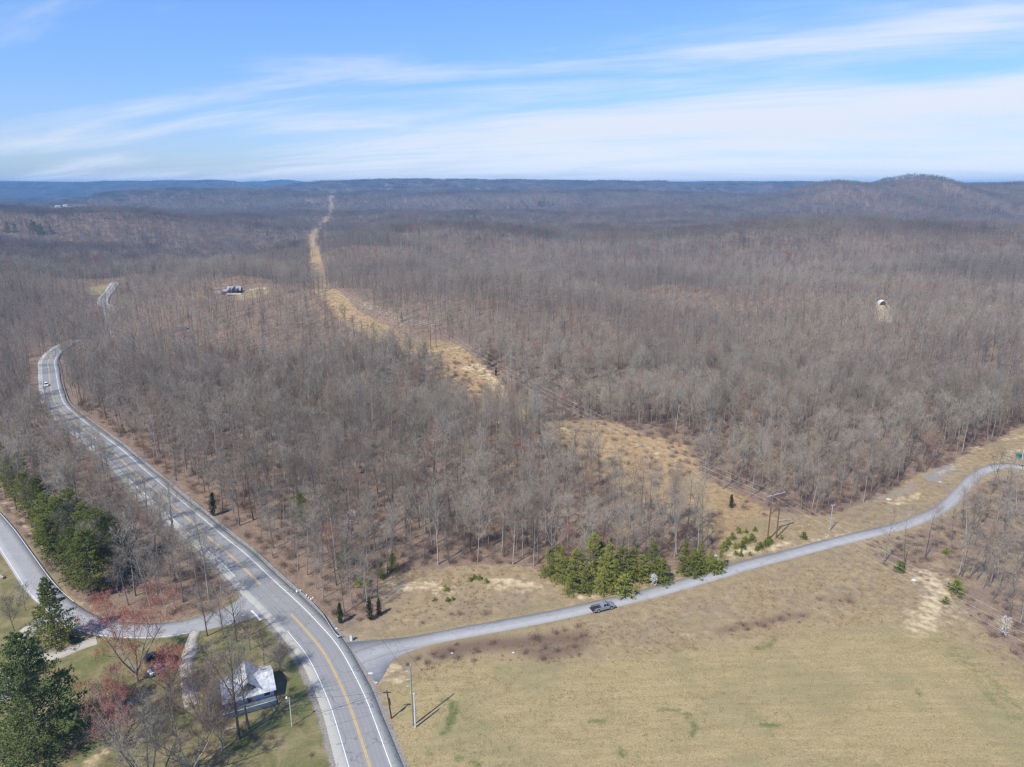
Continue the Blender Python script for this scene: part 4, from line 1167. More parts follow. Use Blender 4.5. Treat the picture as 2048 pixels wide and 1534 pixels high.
OTHER = [('pine_tree', PINE_TALL, 607, 1060, 12, 16, 'lone green pine standing among bare trees right of the highway'), ('cedar_tree', CEDAR, 426, 1032, 7.5, 6, 'dark columnar cedar by the guardrail halfway up the highway'), ('cedar_tree', CEDAR, 681, 1247, 5.2, 6, 'small cedar at the wood corner above the guardrail end'), ('cedar_tree', CEDAR, 741, 1240, 5.6, 6, 'dark cedar at the tan meadow side of the wood corner'), ('cedar_tree', CEDAR, 758, 1232, 4.4, 6, 'low cedar at the very tip of the wood by the meadow'),
    ('pine_tree', PINE_YOUNG, 692, 1132, 8, 10, 'yellow green pine in the wood behind the guardrail'), ('pine_tree', PINE_YOUNG, 762, 1156, 5, 10, 'small pine at the meadow corner casting a dark shadow'), ('pine_tree', PINE_YOUNG, 786, 1142, 5.4, 10, 'small pine at the wood edge left of the sandy patches'), ('pine_tree', SAPLING, 726, 1172, 3.0, 1.7, 'bright green young pine in brush by the meadow'),
    ('cedar_tree', CEDAR, 1462, 1016, 4.6, 6, 'dark round cedar at the clearing edge near the twin poles'), ('cedar_tree', CEDAR, 803, 644, 6.5, 6, 'dark cedar beside the far power line clearing'), ('pine_tree', PINE_TALL, 978, 735, 8, 16, 'dark pine on the right edge of the sandy clearing'), ('cedar_tree', CEDAR, 992, 752, 4.5, 6, 'dark cedar beside the pale rock scar'), ('cedar_tree', CEDAR, 1006, 764, 3, 6, 'small cedar below the pale rock scar'),
    ('pine_tree', SAPLING, 1912, 1188, 3.6, 1.7, 'round bushy pine beside the sandy bank'), ('pine_tree', SAPLING, 1801, 1142, 2.6, 1.7, 'small pine at the foot of a bare tree by the wires'), ('pine_tree', SAPLING, 1890, 1207, 1.7, 1.7, 'tiny pine on the sandy bank'), ('pine_tree', SAPLING, 1892, 1108, 1.8, 1.7, 'tiny pine amid the bare trees south of the lane'), ('pine_tree', SAPLING, 1249, 1190, 5.0, 1.7, 'round pine bush standing alone by the lane'), ('pine_tree', SAPLING, 1428, 1146, 4.0, 1.7, 'low pine bush at the lane end of the clump'),
    ('pine_tree', PINE_YOUNG, 256, 584, 11, 10, 'green tree beside the far highway bend'), ('pine_tree', PINE_YOUNG, 244, 590, 8, 10, 'low green tree by the far highway bend'), ('pine_tree', PINE_TALL, 311, 556, 14, 16, 'dark pine on the slope above the far highway bend'), ('pine_tree', PINE_YOUNG, 246, 866, 4, 10, 'yellowish young tree near the highway shoulder')]
for nm, kd, px, py, H, H0, lab in OTHER:
    pine(nm, kd, px, py, H, H0, lab, None, 1.25 if kd is SAPLING else 1.0)
for k, (px, py, H) in enumerate([(1478, 1066, 1.5), (1464, 1078, 1.8), (1490, 1086, 2.1), (1502, 1082, 2.2), (1520, 1097, 1.8), (1531, 1092, 2.0), (1537, 1087, 2.2), (1514, 1101, 1.3), (1470, 1097, 1.7), (1608, 1077, 1.9), (1492, 1066, 1.4), (1475, 1061, 1.2), (1471, 1109, 1.2), (1482, 1112, 1.3), (1500, 1111, 1.1), (1456, 1090, 2.0), (1446, 1100, 2.4), (1485, 1098, 2.2), (1510, 1062, 1.3), (892, 1181, 1.5), (868, 1202, 1.0), (896, 1203, 1.1), (905, 1200, 1.0), (940, 1162, 1.1), (948, 1158, 1.3), (960, 1159, 1.2), (973, 1166, 1.2), (1562, 1078, 1.2)]):
    lab = 'tiny green pine sapling on the tan meadow' if px < 1000 else ('lone pine sapling on the verge east of the twin poles' if px > 1600 else 'knee high green pine sapling near the brown twin poles')
    pine('pine_sapling', SAPLING, px, py, H, 1.7, lab, 'pine saplings on the meadow' if px < 1000 else ('pine saplings by the twin poles' if px < 1600 else None), 1.25)
# pine stands far off
rsp = np.random.RandomState(3)
for cx_, cy_, n, rx, ry, lab in [(1088, 412, 9, 45, 26, 'dark green pine of the far grove in the middle hills'), (936, 444, 7, 40, 24, 'dark pine of the scattered stand left of the far grove'), (1054, 424, 3, 8, 10, 'dark pine standing just below the far grove'), (60, 466, 9, 75, 22, 'dark green pine of the stand on the far left hill')]:
    q0 = P1(cx_, cy_)
    for i in range(n):
        x, y = q0[0] + rsp.normal() * rx * 0.5, q0[1] + rsp.normal() * ry * 0.5
        t = put_tree('pine_tree', PINE_YOUNG[i % 4], x, y, rsp.rand() * 6, 1.9 + rsp.rand() * 0.6, lab, 'tree', {1088: 'pines of the far grove', 936: 'pines left of the far grove', 1054: 'pines below the far grove', 60: 'pines on the far left hill'}[cx_])
# blossom
def blossom_tree(px, py, H, lab, seed):
    T_, C_, tp, td = bare(seed, H, .18, H * 0.15, limbs=14, brs=5, twigs=5, sub=0, tw=0.02, tl=H * 0.06)
    rs = np.random.RandomState(seed)
    B = TB(); q0 = np.repeat(tp, 2, 0) + rs.normal(size=(len(tp) * 2, 3)) * 0.12
    B.blades(q0, unit(rs.normal(size=q0.shape)), np.full(len(q0), 0.13), np.full(len(q0), 0.10), rs, 0)
    x, y = place(px, py)
    put_tree('blossom_tree', tree_parts('blossom_tree', T_, C_, [m_bark], [m_bark, m_twig]), x, y, 0.3 * seed, 1.0, lab, 'tree', extra=('blossoms', B.mesh('blossoms', [m_blossom])))
blossom_tree(703, 1078, 8.5, 'white blossoming tree deep in the bare wood behind the guardrail', 501)
blossom_tree(1307, 1172, 3.3, 'small white blossoming tree at the lane edge before the pines', 502)
blossom_tree(2006, 1276, 5.0, 'white blossoming tree at the brushy field edge under the wires', 503)
blossom_tree(1430, 1132, 3.0, 'tiny white blossoming sapling at the end of the pine clump', 504)
# red maples with swelling buds
def bud_tree(px, py, H, base, Rc, lab, seed, style='multi', limbs=9, dens=6, tilt=(0, 0), sc=1.0, bs=0.20):
    T_, C_, tp, td = bare(seed, H, base, Rc, limbs=limbs, brs=6, twigs=6, sub=1, tw=0.024, tl=0.8, style=style, r0=0.34)
    rs = np.random.RandomState(seed)
    B = TB(); q0 = np.repeat(tp, dens, 0) + rs.normal(size=(len(tp) * dens, 3)) * 0.14
    B.blades(q0, unit(rs.normal(size=q0.shape) + np.array([0, 0, .6])), np.full(len(q0), bs), np.full(len(q0), bs * 0.55), rs, 0)
    x, y = place(px, py)
    put_tree('red_maple_tree', tree_parts('red_maple', T_, C_, [m_bark], [m_bark, m_twig]), x, y, 0.7 * seed, sc, lab, 'tree', tilt=tilt, extra=('buds', B.mesh('buds', [m_redbud])))
bud_tree(275, 1364, 21, .12, 3.6, 'large red budding maple with several stems beside the parked cars', 511)
bud_tree(238, 1490, 12, .10, 3.0, 'low red budding maple beyond the shadow of the huge pine', 512, limbs=6)
bud_tree(340, 1390, 9, .12, 2.4, 'small red budding maple in front of the pale car', 513, limbs=5)
# bare yard and roadside trees
BIG = [(300, 1585, 17, .14, 3.6, 'spread', 'broad grey bare tree at the bottom edge left of the wires', 521, 8, 0.36), (385, 1560, 15, .16, 3.2, 'spread', 'bare tree with pale spreading limbs at the bottom edge below the driveway', 522, 7, 0.32), (478, 1478, 19, .40, 3.6, 'forest', 'tall dark trunked bare tree in front of the white roofed house', 523, 14, 0.34), (498, 1458, 17, .38, 3.4, 'forest', 'second bare tree in front of the white roofed house', 524, 13, 0.26), (414, 1272, 11, .3, 3.2, 'forest', 'dark bare tree at the driveway mouth', 525, 11, 0.2), (448, 1277, 11, .3, 2.8, 'forest', 'slim bare tree between driveway and side road mouth', 526, 10, 0.17), (473, 1284, 13, .3, 3.2, 'forest', 'dark bare tree nearest the side road stop bar', 527, 11, 0.2), (29, 1262, 8, .3, 1.9, 'forest', 'thin young bare tree on the left lawn with a long shadow', 528, 9, 0.1), (51, 1222, 6.5, .3, 1.5, 'forest', 'small young bare tree beside the side road on the lawn', 529, 8, 0.08), (560, 1345, 5, .15, 1.8, 'spread', 'dark leafless shrub at the gable end of the white roofed house', 530, 5, 0.10), (405, 1455, 12, .16, 2.8, 'spread', 'tangled bare tree in brush left of the house', 532, 7, 0.18), (445, 1500, 11, .2, 2.6, 'spread', 'low tangled bare tree below the fallen log', 533, 6, 0.16), (255, 1455, 10, .16, 2.6, 'spread', 'reddish brown bare tree beside the blue car', 534, 6, 0.15), (345, 1465, 12, .2, 2.8, 'forest', 'thin bare tree standing right of the red tub', 535, 11, 0.13), (500, 1300, 8, .25, 2.4, 'forest', 'bare tree behind the cross gable of the house', 536, 9, 0.12), (528, 1330, 7, .2, 2.0, 'forest', 'small bare tree at the back corner of the house', 537, 8, 0.1), (440, 1395, 8, .2, 2.2, 'forest', 'thin bare tree by the deck of the white roofed house', 531, 9, 0.1)]
for px, py, H, b_, Rc, st, lab, sd, nl, r0 in BIG:
    T_, C_, _, _ = bare(sd, H, b_, Rc, limbs=nl + 2, brs=8, twigs=8, sub=2, tw=0.028, tl=0.9, style=st, r0=r0)
    x, y = place(px, py)
    put_tree('bare_tree', tree_parts('yard_tree', T_, C_, [m_darkbark if sd in (523, 524, 525, 527, 530) else m_bark], [m_darkbark if sd in (523, 525, 527, 530) else m_bark, m_brush if sd > 531 else m_twig]), x, y, sd * 1.0, 1.0, lab, 'tree')
EAST = [(1767, 1126, 14), (1808, 1139, 13), (1850, 1116, 13.5), (1919, 1100, 15), (1914, 1156, 12), (1923, 1154, 11), (1939, 1154, 13), (1953, 1160, 14), (1980, 1172, 15), (1985, 987, 15), (1999, 1022, 14), (1959, 1024, 13), (2033, 1019, 14), (2013, 1121, 14), (2034, 1153, 13), (1950, 1092, 13), (2005, 1090, 13), (2040, 1080, 13), (1968, 1130, 12), (1932, 1068, 12), (1938, 1085, 14), (2020, 985, 13), (2045, 1000, 12), (1990, 1060, 13), (2030, 1190, 12), (2046, 1215, 12), (2010, 1200, 10), (1996, 1145, 11), (2044, 1120, 13), (1975, 1105, 12), (1902, 1085, 10), (1985, 1200, 9), (2022, 1235, 9), (1962, 1045, 12), (2010, 1060, 12), (2035, 1050, 13), (1965, 1180, 8), (1998, 1175, 12), (2040, 1250, 9), (1880, 1075, 9), (1925, 1045, 10)]
rse = np.random.RandomState(21)
for k, (px, py, H) in enumerate(EAST):
    v = rse.randint(len(NEAR_VARIANTS)); H0 = [20, 22, 18, 21, 16, 23, 19, 17, 20][v]
    x, y = place(px, py)
    lm_ = [(1985, 960, 'teal transformer box'), (1912, 1188, 'round bushy pine'), (1892, 1108, 'tiny pine'), (2006, 1276, 'white blossoming tree'), (1930, 1010, 'lane bend'), (2045, 1100, 'picture edge'), (1960, 1060, 'lane bend')]
    j_ = min(range(len(lm_)), key=lambda a_: math.hypot(lm_[a_][0] - px, 2 * (lm_[a_][1] - py)))
    dx_, dy_ = px - lm_[j_][0], 2 * (py - lm_[j_][1])
    dir_ = ('left of' if dx_ < 0 else 'right of') if abs(dx_) > abs(dy_) else ('beyond' if dy_ < 0 else 'in front of')
    shp_ = ['slender', 'narrow crowned', 'round crowned', 'broad', 'slim', 'high crowned', 'wide crowned', 'thin', 'spreading'][v]
    lab = ['stout bare tree standing alone at the south side of the lane', 'bare tree with a pale trunk and a pine sapling at its foot', 'low forked bare tree leaning over the lane verge'][k] if k < 3 else '%s %s bare tree in the sparse wood, %s the %s' % ('tall' if H >= 13.5 else ('short' if H < 11 else 'medium'), shp_, dir_, lm_[j_][2])
    put_tree('bare_tree', NEAR_VARIANTS[v][2], x, y, rse.rand() * 6.28, H / H0 * 1.05, lab, 'tree', None if k < 3 else 'trees of the sparse wood south of the lane', tilt=(rse.normal() * 0.09, rse.normal() * 0.09))

# ------------------------------------------------------------------ brush, tall grass and field grass
brush_me = [brush(600 + i, 1.5 + 0.35 * i, 1.5, 70, 0.03).mesh('brush', [m_brush]) for i in range(4)]
X, Y = jitter(-210, 260, 95, 420, 3.1, rsf)
Z = hgt(X, Y)
dh_ = seg_dist(X, Y, HWY[::6])[0]; dl_ = seg_dist(X, Y, LANE[::6])[0]; ds_ = seg_dist(X, Y, SIDE[::6])[0]
east = inside(X, Y, EASTWOOD); opn = inside(X, Y, OPEN); yrd = inside(X, Y, YARD)
wood = ~(east | opn | yrd) & (dh_ > 8)
dr_ = seg_dist(X, Y, ROW)[0]
gi_ = np.clip(np.searchsorted(gx, X), 0, len(gx) - 1); gj_ = np.clip(np.searchsorted(gy, Y), 0, len(gy) - 1)
br_ = brown[gj_, gi_]
p_ = np.where(wood, 0.75, 0.0) + np.where(wood & (dr_ < 16), 0.05 - 0.6, 0) + np.where(east, 0.6, 0) + np.where(opn, 1.8 * np.clip(br_ - 0.2, 0, 1), 0)
for a, b_, r_, w_ in ((415, 1278, 7, .8), (455, 1282, 6, .8), (480, 1280, 6, .6), (420, 1470, 12, .95), (340, 1480, 13, .9), (300, 1420, 10, .6), (220, 1470, 9, .7), (470, 1440, 8, .7), (560, 1372, 5, .8), (445, 1425, 6, .7), (300, 1300, 5, .4), (120, 1300, 5, .5), (250, 1540, 9, .6)):
    q_ = PL([(a, b_)])[0]
    p_ = p_ + w_ * np.exp(-((X - q_[0]) ** 2 + (Y - q_[1]) ** 2) / (r_ * r_)) * (yrd & (dh_ > 9))
p_ = np.clip(p_, 0, 1) * (0.35 + 1.3 * (fbm(X / 22, Y / 22, 2) * 0.5 + 0.5))
k = (rsf.rand(len(X)) < p_) & (dl_ > 4) & (ds_ > 4.5) & (seg_dist(X, Y, DRIVE)[0] > 2.2) & in_frame(X, Y, Z)
X, Y, Z = X[k], Y[k], Z[k]; n = len(X)
sc = np.where(yrd[k], 0.55, np.where(east[k] | opn[k], 0.65, 0.95)) * (0.6 + 0.7 * rsf.rand(n))
scatter('undergrowth', np.stack([X, Y, Z], 1), np.stack([np.zeros(n), np.zeros(n), rsf.rand(n) * 6.28], 1), np.stack([sc * 1.2, sc * 1.2, sc], 1), rsf.randint(0, 4, n), brush_me, 'brown leafless undergrowth beneath and along the woods', 'undergrowth')
tuft_me = [tuft(620 + i, 0.95, 30, 0.5, 0.045).mesh('tuft', [m_grass]) for i in range(4)]
X, Y = jitter(-70, 200, 95, 300, 1.05, rsf)
opn = inside(X, Y, OPEN) & ~inside(X, Y, MOWN)
X, Y = X[opn], Y[opn]
dh_ = seg_dist(X, Y, HWY[::6])[0]; dl_ = seg_dist(X, Y, LANE[::6])[0]
gi_ = np.clip(np.searchsorted(gx, X), 0, len(gx) - 1); gj_ = np.clip(np.searchsorted(gy, Y), 0, len(gy) - 1)
p_ = 0.20 + 0.9 * np.clip(fbm(X / 9, Y / 9, 3) + 0.18, 0, 1) - 0.75 * np.clip(sand[gj_, gi_], 0, 1) - 0.9 * np.clip(gravel[gj_, gi_], 0, 1) - 0.4 * np.clip(green[gj_, gi_], 0, 1)
k = (rsf.rand(len(X)) < p_) & (dl_ > 4.0) & (dh_ > 8.5)
mouth = np.hypot(X - LANE[0, 0], Y - LANE[0, 1]) > 15
k &= mouth
X, Y = X[k], Y[k]; Z = hgt(X, Y)
k = in_frame(X, Y, Z, 60, 80); X, Y, Z = X[k], Y[k], Z[k]; n = len(X)
dl_ = seg_dist(X, Y, LANE[::6])[0]
sc = (0.45 + 0.55 * rsf.rand(n)) * np.clip(dl_ / 9, 0.45, 1)
scatter('tall_grass', np.stack([X, Y, Z], 1), np.stack([np.zeros(n) + 0.12, np.zeros(n), rsf.rand(n) * 6.28], 1), np.stack([sc * 1.15, sc * 1.15, sc], 1), rsf.randint(0, 4, n), tuft_me, 'tall straw coloured grass on the verges and meadow', 'grass')
n_t = n
X, Y = jitter(-420, 130, 195, 1000, 1.9, rsf)
dr_ = seg_dist(X, Y, ROW)[0]
k = (dr_ < 16) & ~inside(X, Y, OPEN) & (rsf.rand(len(X)) < np.where(Y < 460, 0.55, 0.25))
X, Y = X[k], Y[k]; Z = hgt(X, Y); n = len(X)
sc = 0.6 + 0.7 * rsf.rand(n)
scatter('clearing_grass', np.stack([X, Y, Z], 1), np.stack([np.zeros(n), np.zeros(n), rsf.rand(n) * 6.28], 1), np.stack([sc * 1.5, sc * 1.5, sc], 1), rsf.randint(0, 4, n), tuft_me, 'straw coloured grass under the power line', 'grass')
short_me = [tuft(640 + i, 0.34, 22, 0.55, 0.045).mesh('short_tuft', [m_greengrass]) for i in range(4)]
X, Y = jitter(-40, 150, 85, 190, 0.8, rsf)
k = inside(X, Y, MOWN); X, Y = X[k], Y[k]
k = rsf.rand(len(X)) < 0.25 + 0.6 * np.clip(fbm(X / 6, Y / 3, 3) + 0.2, 0, 1); X, Y = X[k], Y[k]; Z = hgt(X, Y)
k = in_frame(X, Y, Z, 60, 60); X, Y, Z = X[k], Y[k], Z[k]; n = len(X)
sc = 0.6 + 0.7 * rsf.rand(n)
scatter('field_grass', np.stack([X, Y, Z], 1), np.stack([np.zeros(n), np.zeros(n), rsf.rand(n) * 6.28], 1), np.stack([sc, sc, sc], 1), rsf.randint(0, 4, n), short_me, 'short tan and green stubble grass of the mown field', 'grass')
print('brush and grass', n_t, n)

# ------------------------------------------------------------------ materials of made things
m_galv = plain('galvanised_steel', (0.52, 0.55, 0.58), 0.45, 0.5, 0.55, 0.08)
m_wood = plain('weathered_pole_wood', (0.20, 0.165, 0.13), 0.95, 0.1, 0, 0.25)
m_redwood = plain('brown_pole_wood', (0.20, 0.095, 0.055), 0.95, 0.1, 0, 0.2)
m_palewood = plain('pale_pole_wood', (0.52, 0.50, 0.47), 0.9, 0.1, 0, 0.15)
m_greenwood = plain('greenish_pole_wood', (0.24, 0.255, 0.20), 0.95, 0.1, 0, 0.2)
m_darkpole = plain('creosote_wood', (0.075, 0.06, 0.052), 0.95, 0.1, 0, 0.2)
m_insul = plain('grey_insulator', (0.55, 0.57, 0.60), 0.4, 0.5)
m_wire = plain('aluminium_wire', (0.62, 0.61, 0.60), 0.5, 0.4, 0.3, 0.05)
m_darkwire = plain('black_cable', (0.05, 0.05, 0.055), 0.7, 0.3)
m_silver = plain('silver_paint', (0.36, 0.40, 0.45), 0.28, 0.6, 0.5, 0.03)
m_tyre = plain('black_rubber', (0.02, 0.02, 0.021), 0.9, 0.2)
m_rim = plain('alloy_rim', (0.60, 0.61, 0.63), 0.35, 0.5, 0.6, 0.03)
m_glass = plain('dark_car_glass', (0.012, 0.015, 0.02), 0.08, 0.7)
m_blackp = plain('black_plastic', (0.025, 0.026, 0.028), 0.6, 0.4)
m_redlamp = plain('red_lamp_lens', (0.45, 0.02, 0.025), 0.3, 0.5)
m_headlamp = plain('clear_lamp_lens', (0.75, 0.76, 0.78), 0.15, 0.6)
m_whitecar = plain('white_paint', (0.78, 0.79, 0.80), 0.3, 0.5, 0, 0.02)
m_blackcar = plain('black_paint', (0.018, 0.019, 0.022), 0.25, 0.6, 0, 0.02)
m_tealcar = plain('dark_teal_paint', (0.03, 0.07, 0.085), 0.22, 0.6, 0.2, 0.03)
m_bluecar = plain('blue_grey_paint', (0.10, 0.13, 0.26), 0.3, 0.5, 0.2, 0.03)
m_roof = plain('white_metal_roof', (0.50, 0.505, 0.51), 0.5, 0.4, 0.1, 0.3, 1.4)
m_siding = plain('pale_siding', (0.55, 0.56, 0.56), 0.8, 0.2)
m_deck = plain('blue_grey_deck', (0.15, 0.18, 0.205), 0.85, 0.2, 0, 0.2)
m_carport = plain('brown_felt_roof', (0.105, 0.098, 0.082), 0.95, 0.1, 0, 0.2)
m_win = plain('window_glass', (0.02, 0.028, 0.038), 0.08, 0.7)
m_grey_roof = plain('grey_shingle', (0.28, 0.30, 0.32), 0.9, 0.2, 0, 0.15)
m_logs = plain('red_brown_logs', (0.16, 0.055, 0.045), 0.85, 0.2, 0, 0.2)
m_darkroof = plain('dark_gable_face', (0.045, 0.04, 0.05), 0.8, 0.2)  # near-black colour of the cabin's front gables
m_brick = plain('red_brick', (0.30, 0.13, 0.09), 0.9, 0.1, 0, 0.2)
m_greenbin = plain('green_bin_paint', (0.02, 0.075, 0.05), 0.5, 0.4)
m_tealbox = plain('teal_green_paint', (0.02, 0.14, 0.13), 0.5, 0.4)
m_concrete = plain('pale_concrete', (0.62, 0.62, 0.60), 0.9, 0.1)
m_sheet = plain('white_plastic_sheet', (0.80, 0.80, 0.80), 0.6, 0.3, 0, 0.05)
m_tealnet = plain('pale_teal_netting', (0.22, 0.27, 0.27), 0.9, 0.1)
m_rock = plain('pale_rock', (0.52, 0.51, 0.48), 0.95, 0.1, 0, 0.2)
m_log = plain('weathered_log', (0.33, 0.29, 0.25), 0.95, 0.1, 0, 0.2)

def ground_z(x, y):
    return float(hgt(x, y))
def heading(p, q):
    """turn about z that points +x from picture point p to picture point q"""
    a, b_ = PL([p, q])
    return math.atan2(b_[1] - a[1], b_[0] - a[0])

# ------------------------------------------------------------------ guardrail along the highway
i0 = run_at(HWY, 648, 1308); i1 = run_at(HWY, 97.5, 723)
rail_line = offset(HWY, 5.75)[i0:i1:2]
endx = rail_line[0] + (rail_line[0] - rail_line[3]) / 3.0
tgt = PL([(684, 1276)])[0]
# the near end curls away round the corner of the lane
curl = smooth(np.vstack([tgt, (tgt + rail_line[2]) / 2 + (tgt - rail_line[5]) * 0.06 + np.array([-0.7, -0.9]), rail_line[4]]), 1.2)
rail_line = np.vstack([curl[:-1], rail_line[5:]])
gr = empty('guardrail', (rail_line[0, 0], rail_line[0, 1], ground_z(*rail_line[0])))
tag(gr, 'long galvanised steel guardrail along the outer side of the highway bend', 'guardrail')
org = np.array([gr.location.x, gr.location.y, gr.location.z])
zr = lift(rail_line, 0.08)
prof = [(-0.03, 0.42), (0.05, 0.50), (-0.03, 0.58), (0.05, 0.66), (-0.03, 0.76), (-0.07, 0.76), (0.0, 0.66), (-0.07, 0.58), (0.0, 0.50), (-0.07, 0.42)]
rows = []
for o_, h_ in prof:
    p = offset(rail_line, -o_)
    rows.append(np.column_stack([p, zr + h_]) - org)
n = len(rail_line); K = len(prof)
v = np.concatenate(rows); f = []
for i in range(K):
    a = np.arange(n - 1) + i * n; c2 = np.arange(n - 1) + ((i + 1) % K) * n
    f.append(np.stack([a, c2, c2 + 1, a + 1], 1))
link_mesh('rail', raw_mesh('rail', v, np.concatenate(f), m_galv), gr)
post_me = MB().box(-0.07, 0.07, -0.09, 0.09, -0.4, 0.74).mesh('guardrail_post', m_wood)
step_ = 0
for i in range(0, n, 1):
    d_ = np.hypot(*rail_line[i])
    if i % (1 if d_ < 230 else 2): continue
    p = offset(rail_line, 0.16)[i]
    po = link_mesh('post', post_me, gr)
    po.location = (p[0] - org[0], p[1] - org[1], zr[i] - org[2])

# ------------------------------------------------------------------ vehicles (x forwards, origin on the ground at the middle)
def wheel(root, x, y, r_, w_=0.24):
    t = MB().tube([(x, y - w_ / 2, r_), (x, y + w_ / 2, r_)], r_, 16).build('wheel', m_tyre, root)
    s_ = 1 if y > 0 else -1
    MB().tube([(x, y + s_ * (w_ / 2 - 0.03), r_), (x, y + s_ * (w_ / 2 + 0.02), r_)], r_ * 0.62, 12).build('rim', m_rim, t)
def arch(x0, r_, z0, n=6):
    return [(x0 + r_ * math.cos(a), z0 + r_ * math.sin(a) * 1.05) for a in np.linspace(math.pi, 0, n)]
def pickup(x, y, rz, label, paint, tail_open=True):
    t = empty('pickup_truck', (x, y, ground_z(x, y) + 0.12), rz)
    tag(t, label, 'pickup')
    W = 0.98
    low = [(-0.55, 0.42)] + [(1.25, 0.42)] + arch(1.85, 0.50, 0.42)[0:] + [(2.35, 0.42), (2.9, 0.45), (2.95, 0.75), (2.88, 1.02), (2.65, 1.12), (1.25, 1.20), (-0.55, 1.20)]
    MB().prism(low, -W, W).build('body', paint, t, bevel=0.05)
    MB().frus((-0.52, 1.55, -W + 0.03, W - 0.03), 1.19, (-0.32, 0.72, -0.74, 0.74), 1.86).build('cab', paint, t, bevel=0.05)
    # glass, just proud of the cab sides
    MB().add([(1.50, -0.80, 1.24), (1.50, 0.80, 1.24), (0.80, 0.68, 1.80), (0.80, -0.68, 1.80)], [(0, 1, 2, 3)]).add([(1.52, -0.80, 1.26), (1.52, 0.80, 1.26), (0.82, 0.68, 1.82), (0.82, -0.68, 1.82)], [(0, 1, 2, 3)]).build('windscreen', m_glass, t)
    for s_ in (-1, 1):
        def sp_(xx, zz, off=0.02):
            k_ = (zz - 1.19) / 0.67
            return (xx, s_ * ((W - 0.03) * (1 - k_) + 0.74 * k_ + off), zz)
        MB().add([sp_(-0.38, 1.28), sp_(0.42, 1.28), sp_(0.30, 1.76), sp_(-0.24, 1.76)], [(0, 1, 2, 3)]).build('side_window', m_glass, t)
        MB().add([sp_(0.50, 1.28), sp_(1.28, 1.28), sp_(0.78, 1.76), sp_(0.38, 1.76)], [(0, 1, 2, 3)]).build('side_window', m_glass, t)
        # bed side with its wheel opening
        bs = [(-2.85, 0.50)] + [(-2.35, 0.45)] + arch(-1.75, 0.50, 0.42) + [(-1.2, 0.42), (-0.55, 0.42), (-0.55, 1.22), (-2.85, 1.22)]
        y0, y1 = (W - 0.1, W) if s_ > 0 else (-W, -W + 0.1)
        MB().prism(bs, y0, y1).build('bed_side', paint, t)
        MB().box(-2.90, -2.82, y0 - 0.03, y1 + 0.03, 0.78, 1.12).build('tail_lamp', m_redlamp, t)
        MB().box(2.80, 2.95, s_ * 0.62 - 0.17, s_ * 0.62 + 0.17, 0.80, 0.98).build('headlight', m_headlamp, t)
        MB().box(1.20, 1.34, s_ * 1.02 - 0.10, s_ * 1.02 + 0.10, 1.22, 1.42).build('mirror', m_blackp, t)
        for wx in (1.85, -1.75):
            wheel(t, wx, s_ * 0.84, 0.40, 0.26)
    MB().box(-2.85, -0.57, -W + 0.1, W - 0.1, 0.62, 0.70).build('bed_floor', m_blackp, t)
    MB().box(-3.42, -2.86, -0.85, 0.85, 0.72, 0.78).build('tailgate', m_blackp, t)
    MB().box(2.90, 3.06, -0.94, 0.94, 0.46, 0.68).build('front_bumper', m_blackp, t)
    MB().box(2.92, 2.985, -0.42, 0.42, 0.74, 0.98).build('grille', m_blackp, t)
    MB().box(-3.02, -2.86, -0.94, 0.94, 0.45, 0.62).build('rear_bumper', m_rim, t)
    return t
def car(name, x, y, rz, label, paint, L=4.7, H=1.5, suv=False, z=0.12):
    t = empty(name, (x, y, ground_z(x, y) + z), rz)
    tag(t, label, 'car')
    W = 0.9; h = L / 2
    belt = 0.92 if not suv else 1.05
    xa, xb = h * 0.62, -h * 0.60
    prof = [(-h, 0.34), (xb - 0.4, 0.30)] + arch(xb, 0.40, 0.30) + [(xb + 0.4, 0.30), (xa - 0.4, 0.30)] + arch(xa, 0.40, 0.30) + [(xa + 0.4, 0.30), (h, 0.36), (h, 0.66), (h * 0.86, belt - 0.12), (h * 0.38, belt), (-h * 0.92, belt), (-h, belt - 0.15)]
    MB().prism(prof, -W, W).build('body', paint, t, bevel=0.06)
    rear = -h * 0.90 if suv else -h * 0.72
    g = MB().frus((rear, h * 0.42, -W + 0.04, W - 0.04), belt - 0.01, (rear + (0.18 if suv else 0.55), h * 0.08, -0.66, 0.66), H)
    g.build('glasshouse', m_glass, t)
    MB().frus((rear + (0.16 if suv else 0.52), h * 0.10, -0.68, 0.68), H - 0.03, (rear + (0.24 if suv else 0.62), h * 0.05, -0.62, 0.62), H + 0.03).build('roof', paint, t)
    for s_ in (-1, 1):
        for wx in (xa, xb): wheel(t, wx, s_ * 0.80, 0.33, 0.22)
        MB().box(h - 0.12, h + 0.01, s_ * 0.62 - 0.18, s_ * 0.62 + 0.18, 0.60, 0.74).build('headlight', m_headlamp, t)
        MB().box(-h - 0.01, -h + 0.10, s_ * 0.66 - 0.16, s_ * 0.66 + 0.16, belt - 0.32, belt - 0.16).build('tail_lamp', m_redlamp, t)
    return t
tx, ty, _ = P1(1206, 1219)
pickup(tx, ty, heading((1180, 1226), (1236, 1212)), 'silver pickup truck with its tailgate down stopped on the lane', m_silver)
cx_, cy_, _ = P1(94, 772)
i_ = run_at(HWY, 97, 772); tg = HWY[i_ - 3] - HWY[i_ + 3]
p_ = offset(HWY, -1.75)[i_]
cw = car('white_car', p_[0], p_[1], math.atan2(tg[1], tg[0]), 'white car driving down the far stretch of the highway', m_whitecar, 4.9, 1.7, True, 0.0)
cw.location.z = float(lift(HWY[i_:i_ + 1], 0.17)[0])
yh = heading((296, 1327), (332, 1311))
x, y, _ = P1(312, 1319); car('dark_suv', x, y, yh, 'dark teal glossy car parked farthest from the red maple trunk', m_tealcar, 4.9, 1.75, True, 0.02)
